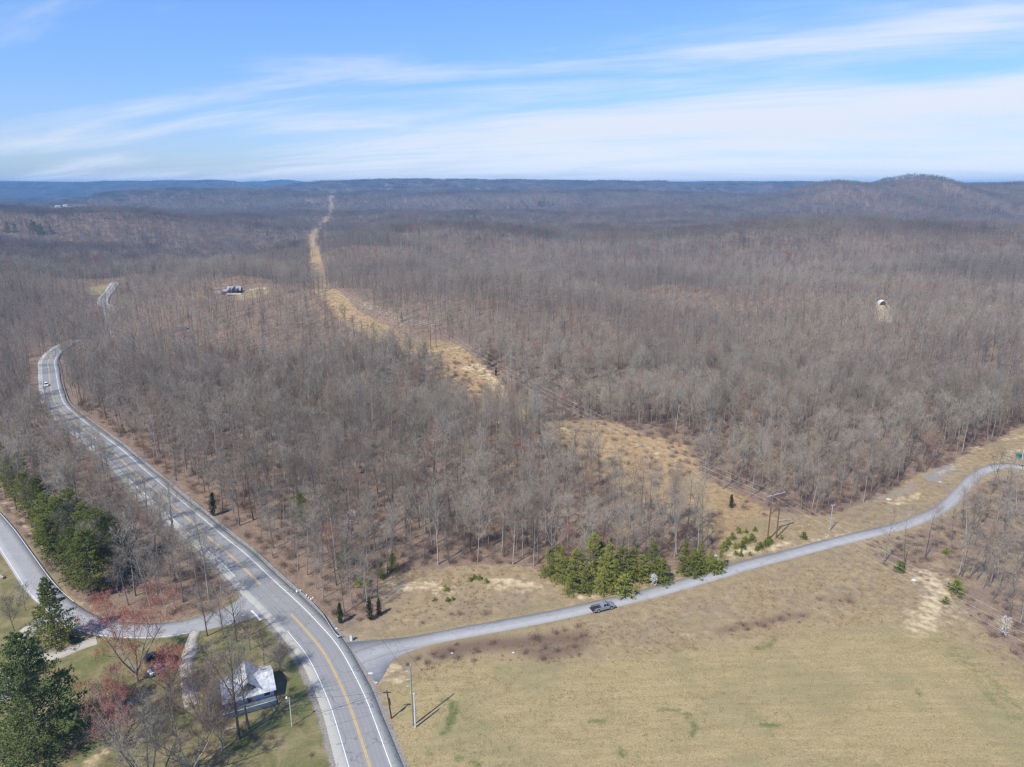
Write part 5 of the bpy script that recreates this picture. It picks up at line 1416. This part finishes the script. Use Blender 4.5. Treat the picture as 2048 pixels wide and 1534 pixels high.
x, y, _ = P1(334, 1327); car('black_car', x, y, yh + 0.06, 'black car parked between the teal car and the white car', m_blackcar, 4.8, 1.5, False, 0.02)
x, y, _ = P1(321, 1342); car('pale_car', x, y, yh - 0.05, 'white car parked behind the red twigs of the maple', m_whitecar, 4.6, 1.45, False, 0.02)
x, y, _ = P1(234, 1416); car('blue_car', x, y, heading((222, 1424), (246, 1404)), 'blue grey car half hidden under red maple twigs', m_bluecar, 4.6, 1.45, False, 0.02)
# an upturned boat on the grass
x, y, z = P1(261, 1408)
bt = empty('rowing_boat', (x, y, z), heading((250, 1416), (270, 1398)))
tag(bt, 'long grey upturned boat lying on the yard grass', 'boat')
hull = []
ff = []
NS = 11
for i, u in enumerate(np.linspace(-1, 1, NS)):
    wv = 0.62 * (1 - abs(u) ** 2.6) + 0.02
    for a in np.linspace(0, math.pi, 7):
        hull.append((u * 2.3, math.cos(a) * wv, 0.06 + math.sin(a) * 0.5 * (1 - 0.35 * abs(u) ** 3)))
for i in range(NS - 1):
    for j in range(6):
        ff.append((i * 7 + j, i * 7 + j + 1, i * 7 + j + 8, i * 7 + j + 7))
link_mesh('hull', raw_mesh('hull', hull, ff, plain('dull_aluminium', (0.30, 0.32, 0.34), 0.5, 0.4, 0.3)), bt)
MB().box(-2.2, 2.2, -0.02, 0.02, 0.50, 0.60).build('keel', m_galv, bt)

# ------------------------------------------------------------------ the white roofed house
hx, hy, hz_ = P1(497, 1386)
hr = heading((448, 1412), (548, 1384))
house = empty('white_roofed_house', (hx, hy, hz_), hr)
house.scale = (0.93, 0.93, 0.93)
tag(house, 'house with a patchy white metal roof and a tall cross gable beside the highway', 'house')
# local axes: x along the front, y to the back
wl, wd, wh = 5.0, 3.7, 2.7
MB().box(-wl, wl, -wd, wd, -0.3, wh).build('wall', m_siding, house)
ov = 0.45; rh = 4.2
rf = MB().slab([(-wl - ov, -wd - ov - 0.4, wh - 0.25), (wl + ov, -wd - ov - 0.4, wh - 0.25), (wl + ov, 0.0, rh), (-wl - ov, 0.0, rh)], 0.10).slab([(-wl - ov, 0.0, rh), (wl + ov, 0.0, rh), (wl + ov, wd + ov, wh - 0.12), (-wl - ov, wd + ov, wh - 0.12)], 0.10).build('roof', m_roof, house)
for i in range(13):     # standing seams
    xx = -wl - ov + 0.45 + i * (2 * wl + 2 * ov - 0.9) / 12
    MB().slab([(xx - 0.025, -wd - ov - 0.4, wh - 0.20), (xx + 0.025, -wd - ov - 0.4, wh - 0.20), (xx + 0.025, -0.05, rh + 0.045), (xx - 0.025, -0.05, rh + 0.045)], 0.06).build('roof_seam', m_roof, rf)
for s_ in (-1, 1):      # gable ends under the main roof
    MB().prismx([(-wd, wh - 0.02), (wd, wh - 0.02), (0.0, rh - 0.15)], s_ * wl - 0.06, s_ * wl + 0.06).build('gable_wall', m_siding, house)
# cross gable: ridge runs front to back, higher than the main roof
gw, gh, yf, yb = 2.35, 5.6, -wd + 0.3, wd + 0.6
MB().prism([(-gw + 0.15, wh), (gw - 0.15, wh), (gw - 0.15, 3.2), (0, gh - 0.25), (-gw + 0.15, 3.2)], yf + 0.25, yb - 0.5).build('cross_gable_wall', m_siding, house)
cg = MB().slab([(-gw - 0.2, yf - 0.5, 3.05), (0.0, yf - 0.5, gh), (0.0, yb, gh), (-gw - 0.2, yb, 3.05)], 0.10).slab([(gw + 0.2, yf - 0.5, 3.05), (gw + 0.2, yb, 3.05), (0.0, yb, gh), (0.0, yf - 0.5, gh)], 0.10).build('cross_gable_roof', m_roof, house)
MB().box(-0.95, -0.35, 0.6, 1.2, 4.3, 5.25).build('skylight_shaft', m_grey_roof, house)
MB().prism([(-1.5, 3.1), (1.5, 3.1), (1.5, 3.5), (0, 4.95), (-1.5, 3.5)], yf + 0.21, yf + 0.235).build('gable_window', m_win, house)
for xx in (-3.6, 3.6):
    w_ = MB().box(xx - 0.6, xx + 0.6, -wd - 0.05, -wd - 0.02, 0.9, 2.1).build('window', m_win, house)
    MB().box(xx - 0.7, xx + 0.7, -wd - 0.06, -wd - 0.015, 2.1, 2.2).box(xx - 0.7, xx + 0.7, -wd - 0.06, -wd - 0.015, 0.8, 0.9).build('frame', m_whitecar, w_)
for yy in (-1.6, 1.6):
    MB().box(wl + 0.02, wl + 0.05, yy - 0.5, yy + 0.5, 0.9, 2.1).build('window', m_win, house)
dr = MB().box(-0.5, 0.5, -wd - 0.06, -wd - 0.02, 0.0, 2.05).build('door', m_brick, house)
MB().box(0.34, 0.40, -wd - 0.12, -wd - 0.06, 0.95, 1.05).build('handle', m_galv, dr)
MB().box(-wl - ov, wl + ov, -wd - ov - 0.53, -wd - ov - 0.41, wh - 0.38, wh - 0.27).build('gutter', m_whitecar, house)
for xx, yy in ((-3.4, 1.2), (3.9, -1.4)):
    MB().tube([(xx, yy, 3.2), (xx, yy, 4.5 - 0.25 * abs(yy))], 0.07, 8).build('vent_pipe', m_galv, house)
# front deck with its railing
dk = MB().box(-wl - 0.6, wl + 0.2, -wd - 3.0, -wd - 0.08, 0.25, 0.42).build('deck', m_deck, house)
for i in range(12):
    xx = -wl - 0.5 + i * (2 * wl + 0.5) / 11
    MB().box(xx - 0.05, xx + 0.05, -wd - 3.0, -wd - 2.9, 0.42, 1.40).build('rail_post', m_deck, dk)
MB().box(-wl - 0.6, wl + 0.2, -wd - 3.02, -wd - 2.88, 1.36, 1.44).build('top_rail', m_siding, dk)
MB().box(-wl - 0.55, wl + 0.15, -wd - 2.97, -wd - 2.93, 0.55, 1.28).build('rail_panel', m_deck, dk)
# carport with a flat brown roof against the gable end
cpo = MB().slab([(-wl - 3.3, -wd - 0.6, 2.45), (-wl - 0.5, -wd - 0.6, 2.55), (-wl - 0.5, wd - 0.4, 2.55), (-wl - 3.3, wd - 0.4, 2.45)], 0.16).build('carport_roof', m_carport, house)
for xx, yy in ((-wl - 3.1, -wd - 0.4), (-wl - 3.1, 0), (-wl - 3.1, wd - 0.6)):
    MB().box(xx - 0.06, xx + 0.06, yy - 0.06, yy + 0.06, -0.2, 2.35).build('carport_post', m_siding, house)
MB().box(3.0, 3.5, 1.6, 2.1, 3.0, 4.5).build('chimney', m_grey_roof, house)

# ------------------------------------------------------------------ grey roofed house at the left edge
x, y, z = P1(-8, 1385)
h2 = empty('grey_roofed_house', (x, y, z), heading((0, 1400), (60, 1385)))
tag(h2, 'grey shingled house roof showing behind the huge pine at the left edge', 'house')
MB().box(-5, 5, -3.5, 3.5, -0.3, 2.6).build('wall', m_siding, h2)
MB().slab([(-5.5, -4, 2.4), (5.5, -4, 2.4), (3.2, 0, 4.5), (-5.5, 0, 4.5)], 0.12).slab([(-5.5, 4, 2.4), (-5.5, 0, 4.5), (3.2, 0, 4.5), (5.5, 4, 2.4)], 0.12).add([(5.5, -4, 2.4), (5.5, 4, 2.4), (3.2, 0, 4.5)], [(0, 1, 2)]).build('roof', m_grey_roof, h2)
MB().box(2.0, 2.6, 0.6, 1.2, 3.6, 5.2).build('chimney', m_brick, h2)
for xx in (-3, 1): MB().box(xx - 0.6, xx + 0.6, -3.55, -3.52, 0.9, 2.0).build('window', m_win, h2)

# ------------------------------------------------------------------ the log cabin in the wood
cb = empty('log_cabin', CABIN, heading((440, 590), (480, 586)))
cb.scale = (0.6, 0.6, 0.6)
tag(cb, 'red brown log cabin with grey roof and three dark front gables among bare trees', 'house')
MB().box(-9, 9, -5, 5, -2.0, 4.6).build('wall', m_logs, cb)
MB().slab([(-10, -5.8, 4.2), (10, -5.8, 4.2), (10, 0, 9.4), (-10, 0, 9.4)], 0.25).slab([(-10, 0, 9.4), (10, 0, 9.4), (10, 5.8, 4.2), (-10, 5.8, 4.2)], 0.25).build('roof', m_grey_roof, cb)
for xx, wv, ht in ((-4.2, 2.6, 8.4), (1.2, 3.6, 9.8), (6.2, 2.4, 8.0)):
    gbl = MB().prism([(xx - wv, 4.4), (xx + wv, 4.4), (xx, ht - 0.3)], -6.6, -1.0).build('gable', m_darkroof, cb)
    MB().slab([(xx - wv - 0.5, -7.1, 4.1), (xx, -7.1, ht), (xx, -0.5, ht), (xx - wv - 0.5, -0.5, 4.1)], 0.22).slab([(xx + wv + 0.5, -7.1, 4.1), (xx + wv + 0.5, -0.5, 4.1), (xx, -0.5, ht), (xx, -7.1, ht)], 0.22).build('gable_roof', m_grey_roof, gbl)
MB().box(-17, -9.1, -4, 4, -2, 3.0).build('wing_wall', m_logs, cb)
MB().slab([(-18, -4.8, 2.9), (-9.2, -4.8, 2.9), (-9.2, 0, 5.6), (-18, 0, 5.6)], 0.22).slab([(-18, 0, 5.6), (-9.2, 0, 5.6), (-9.2, 4.8, 2.9), (-18, 4.8, 2.9)], 0.22).build('wing_roof', m_grey_roof, cb)
MB().box(-9, 12, -9.5, -5.1, -1.0, 0.3).build('porch_deck', m_siding, cb)
for xx in (-6, -1.5, 1.5, 6): MB().box(xx - 0.8, xx + 0.8, -5.12, -5.04, 1.2, 3.4).build('window', m_win, cb)
x, y, z = P1(478, 583); car('pale_suv', x, y, 0.5, 'pale car parked at the end of the log cabin', m_whitecar, 4.8, 1.7, True, 0.0)
x, y, z = P1(438, 583)
sh = empty('low_shed', (x, y, z), 0.1); tag(sh, 'low shed with an orange brown roof left of the log cabin', 'shed')
MB().box(-4, 4, -2.5, 2.5, -1, 2.2).build('wall', m_siding, sh)
MB().slab([(-4.5, -3, 2.1), (4.5, -3, 2.1), (4.5, 3, 3.2), (-4.5, 3, 3.2)], 0.15).build('roof', plain('rusty_roof', (0.42, 0.20, 0.13), 0.8, 0.2), sh)

# ------------------------------------------------------------------ white roofed hut in its gravel clearing
ht_ = empty('white_hut', (HUT[0], HUT[1] + 4, ground_z(HUT[0], HUT[1] + 4)), -0.15)
tag(ht_, 'small white domed shelter in a gravel clearing deep in the wood', 'shelter')
arc = [(3.4 * math.cos(a), 0.4 + 3.9 * math.sin(a)) for a in np.linspace(0, math.pi, 11)]
MB().prism(arc + [(3.2 * math.cos(a), 0.4 + 3.7 * math.sin(a)) for a in np.linspace(math.pi, 0, 11)], -3.5, 3.5).build('cover', m_sheet, ht_)
MB().prism([(3.1 * math.cos(a), 0.4 + 3.6 * math.sin(a)) for a in np.linspace(0, math.pi, 11)], 3.2, 3.3).build('end_wall', m_siding, ht_)
MB().box(-3.3, -3.15, -3.4, 3.4, -0.5, 0.6).box(3.15, 3.3, -3.4, 3.4, -0.5, 0.6).build('base_rail', m_wood, ht_)
for dx_, dy_, lab in ((-1.5, -8, 'grey car in front of the white shelter'), (3.2, -10, 'dark grey car on the right in the gravel clearing')):
    car('parked_car', HUT[0] + dx_, HUT[1] + dy_, 1.3, lab, m_silver if dx_ < 0 else m_bluecar, 4.8, 1.6, True, 0.0)
# ------------------------------------------------------------------ netted frame among the trees
nf = empty('net_cage', TEAL, 0.2); nf.scale = (0.6, 0.6, 0.7); tag(nf, 'pale teal netted cage standing among bare trees', 'cage')
for i in range(5):
    for yy in (-2, 2):
        MB().box(-7 + i * 3.5 - 0.06, -7 + i * 3.5 + 0.06, yy - 0.06, yy + 0.06, -1, 4).build('post', m_galv, nf)
for yy in (-2, 2):
    MB().box(-7, 7, yy - 0.02, yy + 0.02, 0.3, 3.9).build('net_panel', m_tealnet, nf)
MB().box(-7, 7, -1.95, 1.95, 3.92, 3.96).build('net_roof', m_tealnet, nf)

# ------------------------------------------------------------------ far farm and mast
q0 = P1(122, 414)
for k, (dx_, dy_, L_, W_, H_, lab) in enumerate([(-14, 0, 13, 6, 5, 'long white farm shed in the far left valley'), (16, 10, 9, 5, 5, 'shorter white farm shed in the far left valley'), (-42, -8, 7, 5, 5, 'small white farmhouse in the far left valley')]):
    x, y = q0[0] + dx_, q0[1] + dy_
    fb = empty('farm_building', (x, y, ground_z(x, y)), 0.15 * k)
    tag(fb, lab, 'barn', 'far farm buildings')
    MB().box(-L_, L_, -W_, W_, -4, H_).build('wall', m_whitecar, fb)
    MB().slab([(-L_ - 1, -W_ - 1, H_ - 0.5), (L_ + 1, -W_ - 1, H_ - 0.5), (L_ + 1, 0, H_ + 5), (-L_ - 1, 0, H_ + 5)], 0.5).slab([(-L_ - 1, 0, H_ + 5), (L_ + 1, 0, H_ + 5), (L_ + 1, W_ + 1, H_ - 0.5), (-L_ - 1, W_ + 1, H_ - 0.5)], 0.5).build('roof', m_roof, fb)
mx, mz = at_y(466, 378, 4300.0)
mz0 = ground_z(mx, 4300)
mast = empty('radio_mast', (float(mx), 4300.0, mz0)); tag(mast, 'thin lattice radio mast on the far ridge left of centre', 'mast')
_, mtop = at_y(466, 356, 4300.0)
Hm = float(mtop) - mz0
for a in range(3):
    c_, s_ = math.cos(a * 2.094), math.sin(a * 2.094)
    MB().tube([(c_ * 1.0, s_ * 1.0, -2), (c_ * 0.8, s_ * 0.8, Hm)], 0.35, 4).build('leg', m_galv, mast)
for i in range(12):
    zz = Hm * (i + 0.5) / 12
    MB().box(-0.9, 0.9, -0.9, 0.9, zz - 0.2, zz + 0.2).build('brace', m_galv, mast)

# ------------------------------------------------------------------ power line: twin pole frames and wires
def h_frame(px0, py0, px1, py1, H, label, arm_w=None):
    (xa, ya), (xb, yb) = PL([(px0, py0), (px1, py1)])
    return h_frame_xy((xa + xb) / 2, (ya + yb) / 2, math.atan2(yb - ya, xb - xa), math.hypot(xb - xa, yb - ya), H, label)
def h_frame_xy(x, y, rz, gap, H, label):
    t = empty('twin_pole_frame', (x, y, ground_z(x, y)), rz); tag(t, label, 'power pole', 'twin pole frames of the power line')
    for s_ in (-1, 1):
        MB().tube([(s_ * gap / 2, 0, -1), (s_ * gap / 2 * 0.96, 0, H)], [0.21, 0.15], 8).build('pole', m_redwood, t)
    MB().box(-gap * 0.98, gap * 0.98, -0.14, 0.14, H - 1.0, H - 0.72).build('crossarm', m_galv, t)
    for xx in (-gap * 0.93, 0, gap * 0.93):
        MB().tube([(xx, 0, H - 1.0), (xx, 0, H - 2.0)], 0.10, 6).build('insulator', m_redwood, t)
    return t
line_dir = ROW[2] - ROW[1]; line_dir = line_dir / np.hypot(*line_dir)
rz_l = math.atan2(line_dir[1], line_dir[0]) - math.pi / 2
f1 = h_frame(1535, 1082, 1552, 1076, 15.2, 'brown twin pole frame with a crossarm beside the lane')
gap1 = 3.6
def f_loc(o): return np.array([o.location.x, o.location.y, o.location.z])
f1.rotation_euler.z = rz_l
f2 = h_frame_xy(*PL([(867, 697)])[0], rz_l, 3.6, 15.5, 'twin pole frame in the middle of the tan clearing')
f3 = h_frame_xy(*PL([(633, 588)])[0], rz_l, 3.6, 15.5, 'twin pole frame at the bend of the far clearing')
f4 = h_frame_xy(*PL([(628, 512)])[0], 0.1, 3.6, 15.5, 'faint twin pole frame in the farthest tan strip')
def wire(name, a, b_, sag, rad, label, cat, group, mat=m_wire, n=26):
    t = np.linspace(0, 1, n)[:, None]
    p = np.asarray(a)[None] * (1 - t) + np.asarray(b_)[None] * t
    p[:, 2] -= (4 * sag * t * (1 - t))[:, 0]
    o = MB().tube([tuple(q_) for q_ in p], rad, 5).build(name, mat)
    return tag(o, label, cat, group)
def arm_pt(o, k, H):
    m = Matrix.Rotation(o.rotation_euler.z, 3, 'Z')
    v = m @ Vector((k * gap1 * 0.93, 0, H - 2.0))
    return f_loc(o) + np.array(v)
far_pt = f_loc(f1) - np.array([line_dir[0], line_dir[1], 0]) * 190
for k, nm in ((-1, 'nearest the viewer'), (0, 'in the middle'), (1, 'farthest from the viewer')):
    off = arm_pt(f1, k, 15.2) - f_loc(f1)
    e = far_pt + off
    wire('power_wire', arm_pt(f1, k, 15.2), e, 4.0, 0.017, 'pale power wire over the field corner, %s of the three' % nm, 'wire', None)
    wire('power_wire', arm_pt(f1, k, 15.2), arm_pt(f2, k, 15.5), 4.5, 0.024, 'pale power wire over the tan clearing, %s of the three' % nm, 'wire', None)
    wire('power_wire', arm_pt(f2, k, 15.5), arm_pt(f3, k, 15.5), 4.5, 0.032, 'pale power wire over the far clearing, %s of the three' % nm, 'wire', None)

# ------------------------------------------------------------------ roadside poles
def simple_pole(name, px, py, H, r_, mat, label, top=None, tilt=(0, 0)):
    x, y, z = P1(px, py)
    t = empty(name, (x, y, z)); t.rotation_euler = (tilt[0], tilt[1], 0)
    tag(t, label, 'pole')
    MB().tube([(0, 0, -0.8), (0, 0, H * 0.5), (0, 0, H)], [r_, r_ * 0.88, r_ * 0.72], 8).build('pole', mat, t)
    return t
tp = simple_pole('utility_pole', 826, 1451, 13.4, 0.17, m_greenwood, 'tall greenish utility pole with side insulators at the field corner')
for zz in (12.2, 10.3, 8.9):
    MB().tube([(0, 0, zz), (-0.55, -0.2, zz + 0.22)], 0.035, 5).tube([(-0.55, -0.2, zz + 0.22), (-0.85, -0.3, zz + 0.12)], 0.06, 6).build('insulator_bracket', m_insul, tp)
MB().tube([(-0.25, 0, 7.3), (0.25, 0, 7.3)], 0.06, 6).build('clamp', m_insul, tp)
MB().tube([(0, 0, 13.4), (0, 0, 13.85)], 0.06, 6).build('top_insulator', m_insul, tp)
sp2 = simple_pole('stub_pole', 831, 1455, 7.6, 0.19, m_palewood, 'pale cut off wooden pole right beside the tall utility pole')
MB().tube([(0, 0, 7.5), (0, 0, 7.64)], 0.155, 8).build('cap', m_insul, sp2)
dp = simple_pole('utility_pole', 783, 1437, 6.6, 0.16, m_darkpole, 'short dark leaning utility pole near the highway edge', tilt=(0.02, -0.09))
MB().box(-0.8, 0.8, -0.07, 0.07, 6.0, 6.16).build('crossarm', m_darkpole, dp)
MB().tube([(0.18, 0, 3.2), (0.18, 0, 4.7)], 0.17, 8).build('cable_box', m_darkpole, dp)
lp = simple_pole('yard_light_pole', 584, 1453, 6.6, 0.10, m_palewood, 'slim pale pole with a white lamp on the yard grass')
MB().tube([(0, 0, 6.6), (-0.4, -0.25, 6.8)], 0.04, 6).build('bracket', m_galv, lp)
MB().tube([(-0.4, -0.25, 6.62), (-0.4, -0.25, 6.95)], [0.2, 0.12], 10).build('lamp_head', m_sheet, lp)
lp2 = simple_pole('utility_pole', 1659, 1062, 8.6, 0.15, m_galv, 'single pale grey pole beside the lane right of the twin poles')
MB().box(-0.55, 0.55, -0.06, 0.06, 8.3, 8.45).build('crossarm', m_galv, lp2)
for xx in (-0.45, 0.45): MB().tube([(xx, 0, 8.45), (xx, 0, 8.7)], 0.05, 6).build('insulator', m_insul, lp2)
lp3 = simple_pole('utility_pole', 2044, 918, 9.0, 0.16, m_palewood, 'pale pole at the right edge beside the teal box')
MB().box(-0.5, 0.5, -0.06, 0.06, 8.5, 8.65).build('crossarm', m_palewood, lp3)
a_ = np.array(tp.location) + np.array([0, 0, 13.6])
for k, (px, py, hgt_, lab) in enumerate([(-150, 1640, 9.0, 'upper dark cable crossing the highway to the yard'), (-60, 1720, 8.5, 'lower dark cable crossing the highway to the yard')]):
    x, y, z = P1(px, py)
    wire('overhead_cable', np.array(tp.location) + np.array([0, 0, (13.6, 10.3)[k]]), (x, y, z + hgt_), 1.2, 0.012, lab, 'cable', None, m_darkwire)
wire('overhead_cable', np.array(dp.location) + np.array([-0.5, 0, 6.3]), np.array(P1(330, 1560)) + np.array([0, 0, 5.5]), 0.8, 0.03, 'black cable from the leaning dark pole across the highway', 'cable', None, m_darkwire)
wire('overhead_cable', np.array(tp.location) + np.array([-0.8, -0.3, 12.3]), np.array(P1(640, 1140)) + np.array([0, 0, 9.0]), 1.5, 0.022, 'thin dark cable from the tall pole over the lane mouth', 'cable', None, m_darkwire)
wire('overhead_cable', np.array(lp.location) + np.array([0, 0, 6.5]), np.array(dp.location) + np.array([-0.5, 0, 6.4]), 0.5, 0.02, 'thin cable between yard lamp pole and leaning dark pole', 'cable', None, m_darkwire)

# ------------------------------------------------------------------ small roadside things
x, y, z = P1(703, 1281)
ub = empty('utility_cabinet', (x, y, z), -0.1); tag(ub, 'upright pale grey utility cabinet beside the guardrail end', 'cabinet')
MB().box(-0.30, 0.30, -0.24, 0.24, -0.1, 1.42).build('body', m_concrete, ub, bevel=0.03)
MB().box(-0.34, 0.34, -0.28, 0.28, 1.42, 1.50).build('lid', m_galv, ub)
MB().box(-0.25, 0.25, -0.265, -0.245, 0.15, 1.3).build('door', m_concrete, ub)
x, y, z = P1(148, 1284)
db = empty('green_dumpster', (x, y, z), 0.3); tag(db, 'dark green rubbish skip beside the pine in the gravel loop', 'skip')
MB().frus((-0.8, 0.8, -0.55, 0.55), 0.15, (-0.95, 0.95, -0.7, 0.7), 1.25).build('body', m_greenbin, db)
for s_ in (-1, 1): MB().slab([(s_ * 0.02, -0.72, 1.30), (s_ * 0.94, -0.72, 1.30), (s_ * 0.94, 0.72, 1.45), (s_ * 0.02, 0.72, 1.45)], 0.05).build('lid', m_blackp, db)
for sx in (-0.7, 0.7):
    for sy in (-0.45, 0.45): MB().tube([(sx, sy - 0.04, 0.08), (sx, sy + 0.04, 0.08)], 0.08, 8).build('caster', m_tyre, db)
x, y, z = P1(2037, 916)
tb_ = empty('teal_cabinet', (x, y, z), 0.2); tag(tb_, 'square teal transformer box beside the lane bend', 'cabinet')
MB().box(-0.8, 0.8, -0.7, 0.7, -0.1, 1.5).build('body', m_tealbox, tb_, bevel=0.05)
MB().slab([(-0.86, -0.76, 1.52), (0.86, -0.76, 1.52), (0.86, 0.76, 1.62), (-0.86, 0.76, 1.62)], 0.08).build('lid', m_tealbox, tb_)
def crumple(name, x, y, z, w_, h_, seed, mat, label, cat, group=None):
    rs = np.random.RandomState(seed)
    v = []; f = []
    n = 7
    for i in range(n):
        for j in range(8):
            a = j * 2 * math.pi / 8
            r_ = math.sin(math.pi * (i + 0.35) / n) * w_ * (0.7 + 0.6 * rs.rand())
            v.append((r_ * math.cos(a), r_ * math.sin(a) * 0.7, h_ * i / (n - 1)))
    for i in range(n - 1):
        for j in range(8):
            f.append((i * 8 + j, i * 8 + (j + 1) % 8, i * 8 + 8 + (j + 1) % 8, i * 8 + 8 + j))
    f.append(tuple(range(7, -1, -1))); f.append(tuple((n - 1) * 8 + j for j in range(8)))
    o = link_mesh(name, raw_mesh(name, v, f, mat)); o.location = (x, y, z)
    return tag(o, label, cat, group)
for k, (px, py, w_, h_, lab) in enumerate([(594, 1186, 0.24, 0.95, 'white plastic sheet nearest the highway behind the guardrail'), (601, 1184, 0.22, 0.85, 'second white plastic sheet behind the guardrail'), (613, 1194, 0.22, 0.8, 'thin upright white plastic sheet behind the guardrail'), (617, 1197, 0.2, 0.6, 'small white plastic scrap behind the guardrail'), (622, 1202, 0.22, 0.9, 'largest white plastic sheet behind the guardrail'), (626, 1197, 0.18, 0.5, 'last small white scrap toward the wood behind the guardrail'), (673, 1258, 0.22, 0.35, 'small white bag at the wood corner'), (596, 1180, 0.15, 0.3, 'tiny white scrap above the plastic sheets')]):
    x, y, z = P1(px, py); crumple('plastic_sheet', x, y, z - 0.05, w_, h_, 700 + k, m_sheet, lab, 'plastic sheet')
for k, (px, py, w_, h_, lab) in enumerate([(904, 1307, 0.3, 0.4, 'white rock in the brown brush south of the lane'), (1027, 1306, 0.35, 0.35, 'pale rock right of the brown brush patch'), (753, 1366, 0.3, 0.4, 'small white rock near the highway corner'), (1827, 1162, 0.8, 0.7, 'round grey boulder under the power wires'), (1778, 1000, 1.0, 0.6, 'pale boulder on the bare verge above the lane'), (1880, 965, 0.6, 0.5, 'pale boulder on the gravel patch by the wood'), (742, 1347, 0.6, 0.3, 'flat grey rock beside the lane mouth')]):
    x, y, z = P1(px, py); crumple('boulder', x, y, z - 0.1, w_, h_, 720 + k, m_rock, lab, 'rock')
def log(px0, py0, px1, py1, r_, label):
    (xa, ya), (xb, yb) = PL([(px0, py0), (px1, py1)])
    t = empty('fallen_log', (xa, ya, ground_z(xa, ya)))
    tag(t, label, 'log')
    mid = ((xb - xa) / 2, (yb - ya) / 2, r_ * 0.8 + 0.1)
    MB().tube([(0, 0, r_ * 0.8), mid, (xb - xa, yb - ya, ground_z(xb, yb) - ground_z(xa, ya) + r_ * 0.7)], [r_, r_ * 0.9, r_ * 0.7], 8).build('trunk', m_log, t)
    MB().tube([mid, (mid[0] + 0.9, mid[1] + 0.5, 0.9)], [r_ * 0.4, 0.03], 5).build('broken_branch', m_log, t)
log(450, 1462, 476, 1455, 0.22, 'fallen log lying at the foot of the tall yard tree')
log(1556, 1043, 1580, 1041, 0.25, 'grey fallen log at the wood edge behind the twin poles')
log(1268, 895, 1288, 893, 0.25, 'bleached fallen trunk across the power line clearing')
log(1378, 935, 1405, 970, 0.2, 'pale fallen trunk leaning along the clearing edge')
log(-6, 1152, 8, 1158, 0.5, 'thick log on the lawn at the left edge')
x, y, z = P1(10, 1502)
sw = empty('swing_frame', (x, y, z), 0.9); tag(sw, 'pale green metal swing frame below the huge pine', 'swing frame')
for sx in (-1.3, 1.3):
    for sy in (-0.8, 0.8): MB().tube([(sx, sy, -0.1), (sx * 0.95, 0, 2.1)], 0.04, 6).build('leg', m_tealnet, sw)
MB().tube([(-1.3, 0, 2.1), (1.3, 0, 2.1)], 0.045, 6).build('top_bar', m_tealnet, sw)
for xx in (-0.5, 0.5):
    st_ = MB().box(xx - 0.22, xx + 0.22, -0.1, 0.1, 0.5, 0.54).build('swing_seat', m_blackp, sw)
    MB().tube([(xx - 0.2, 0, 0.54), (xx - 0.2, 0, 2.08)], 0.012, 4).tube([(xx + 0.2, 0, 0.54), (xx + 0.2, 0, 2.08)], 0.012, 4).build('chain', m_galv, st_)
for k, (px, py, col, lab) in enumerate([(312, 1405, (0.5, 0.06, 0.04), 'small red tub on the yard grass'), (422, 1383, (0.75, 0.75, 0.75), 'white bucket beside the carport'), (414, 1377, (0.03, 0.03, 0.03), 'black bin beside the carport')]):
    x, y, z = P1(px, py)
    t = empty('bucket', (x, y, z)); tag(t, lab, 'bucket')
    mm = plain('bucket_plastic', col, 0.6, 0.3)
    MB().tube([(0, 0, -0.02), (0, 0, 0.55)], [0.26, 0.34], 12).build('pail', mm, t)
    MB().tube([(0, 0, 0.55), (0, 0, 0.60)], 0.37, 12).build('lid', mm, t)
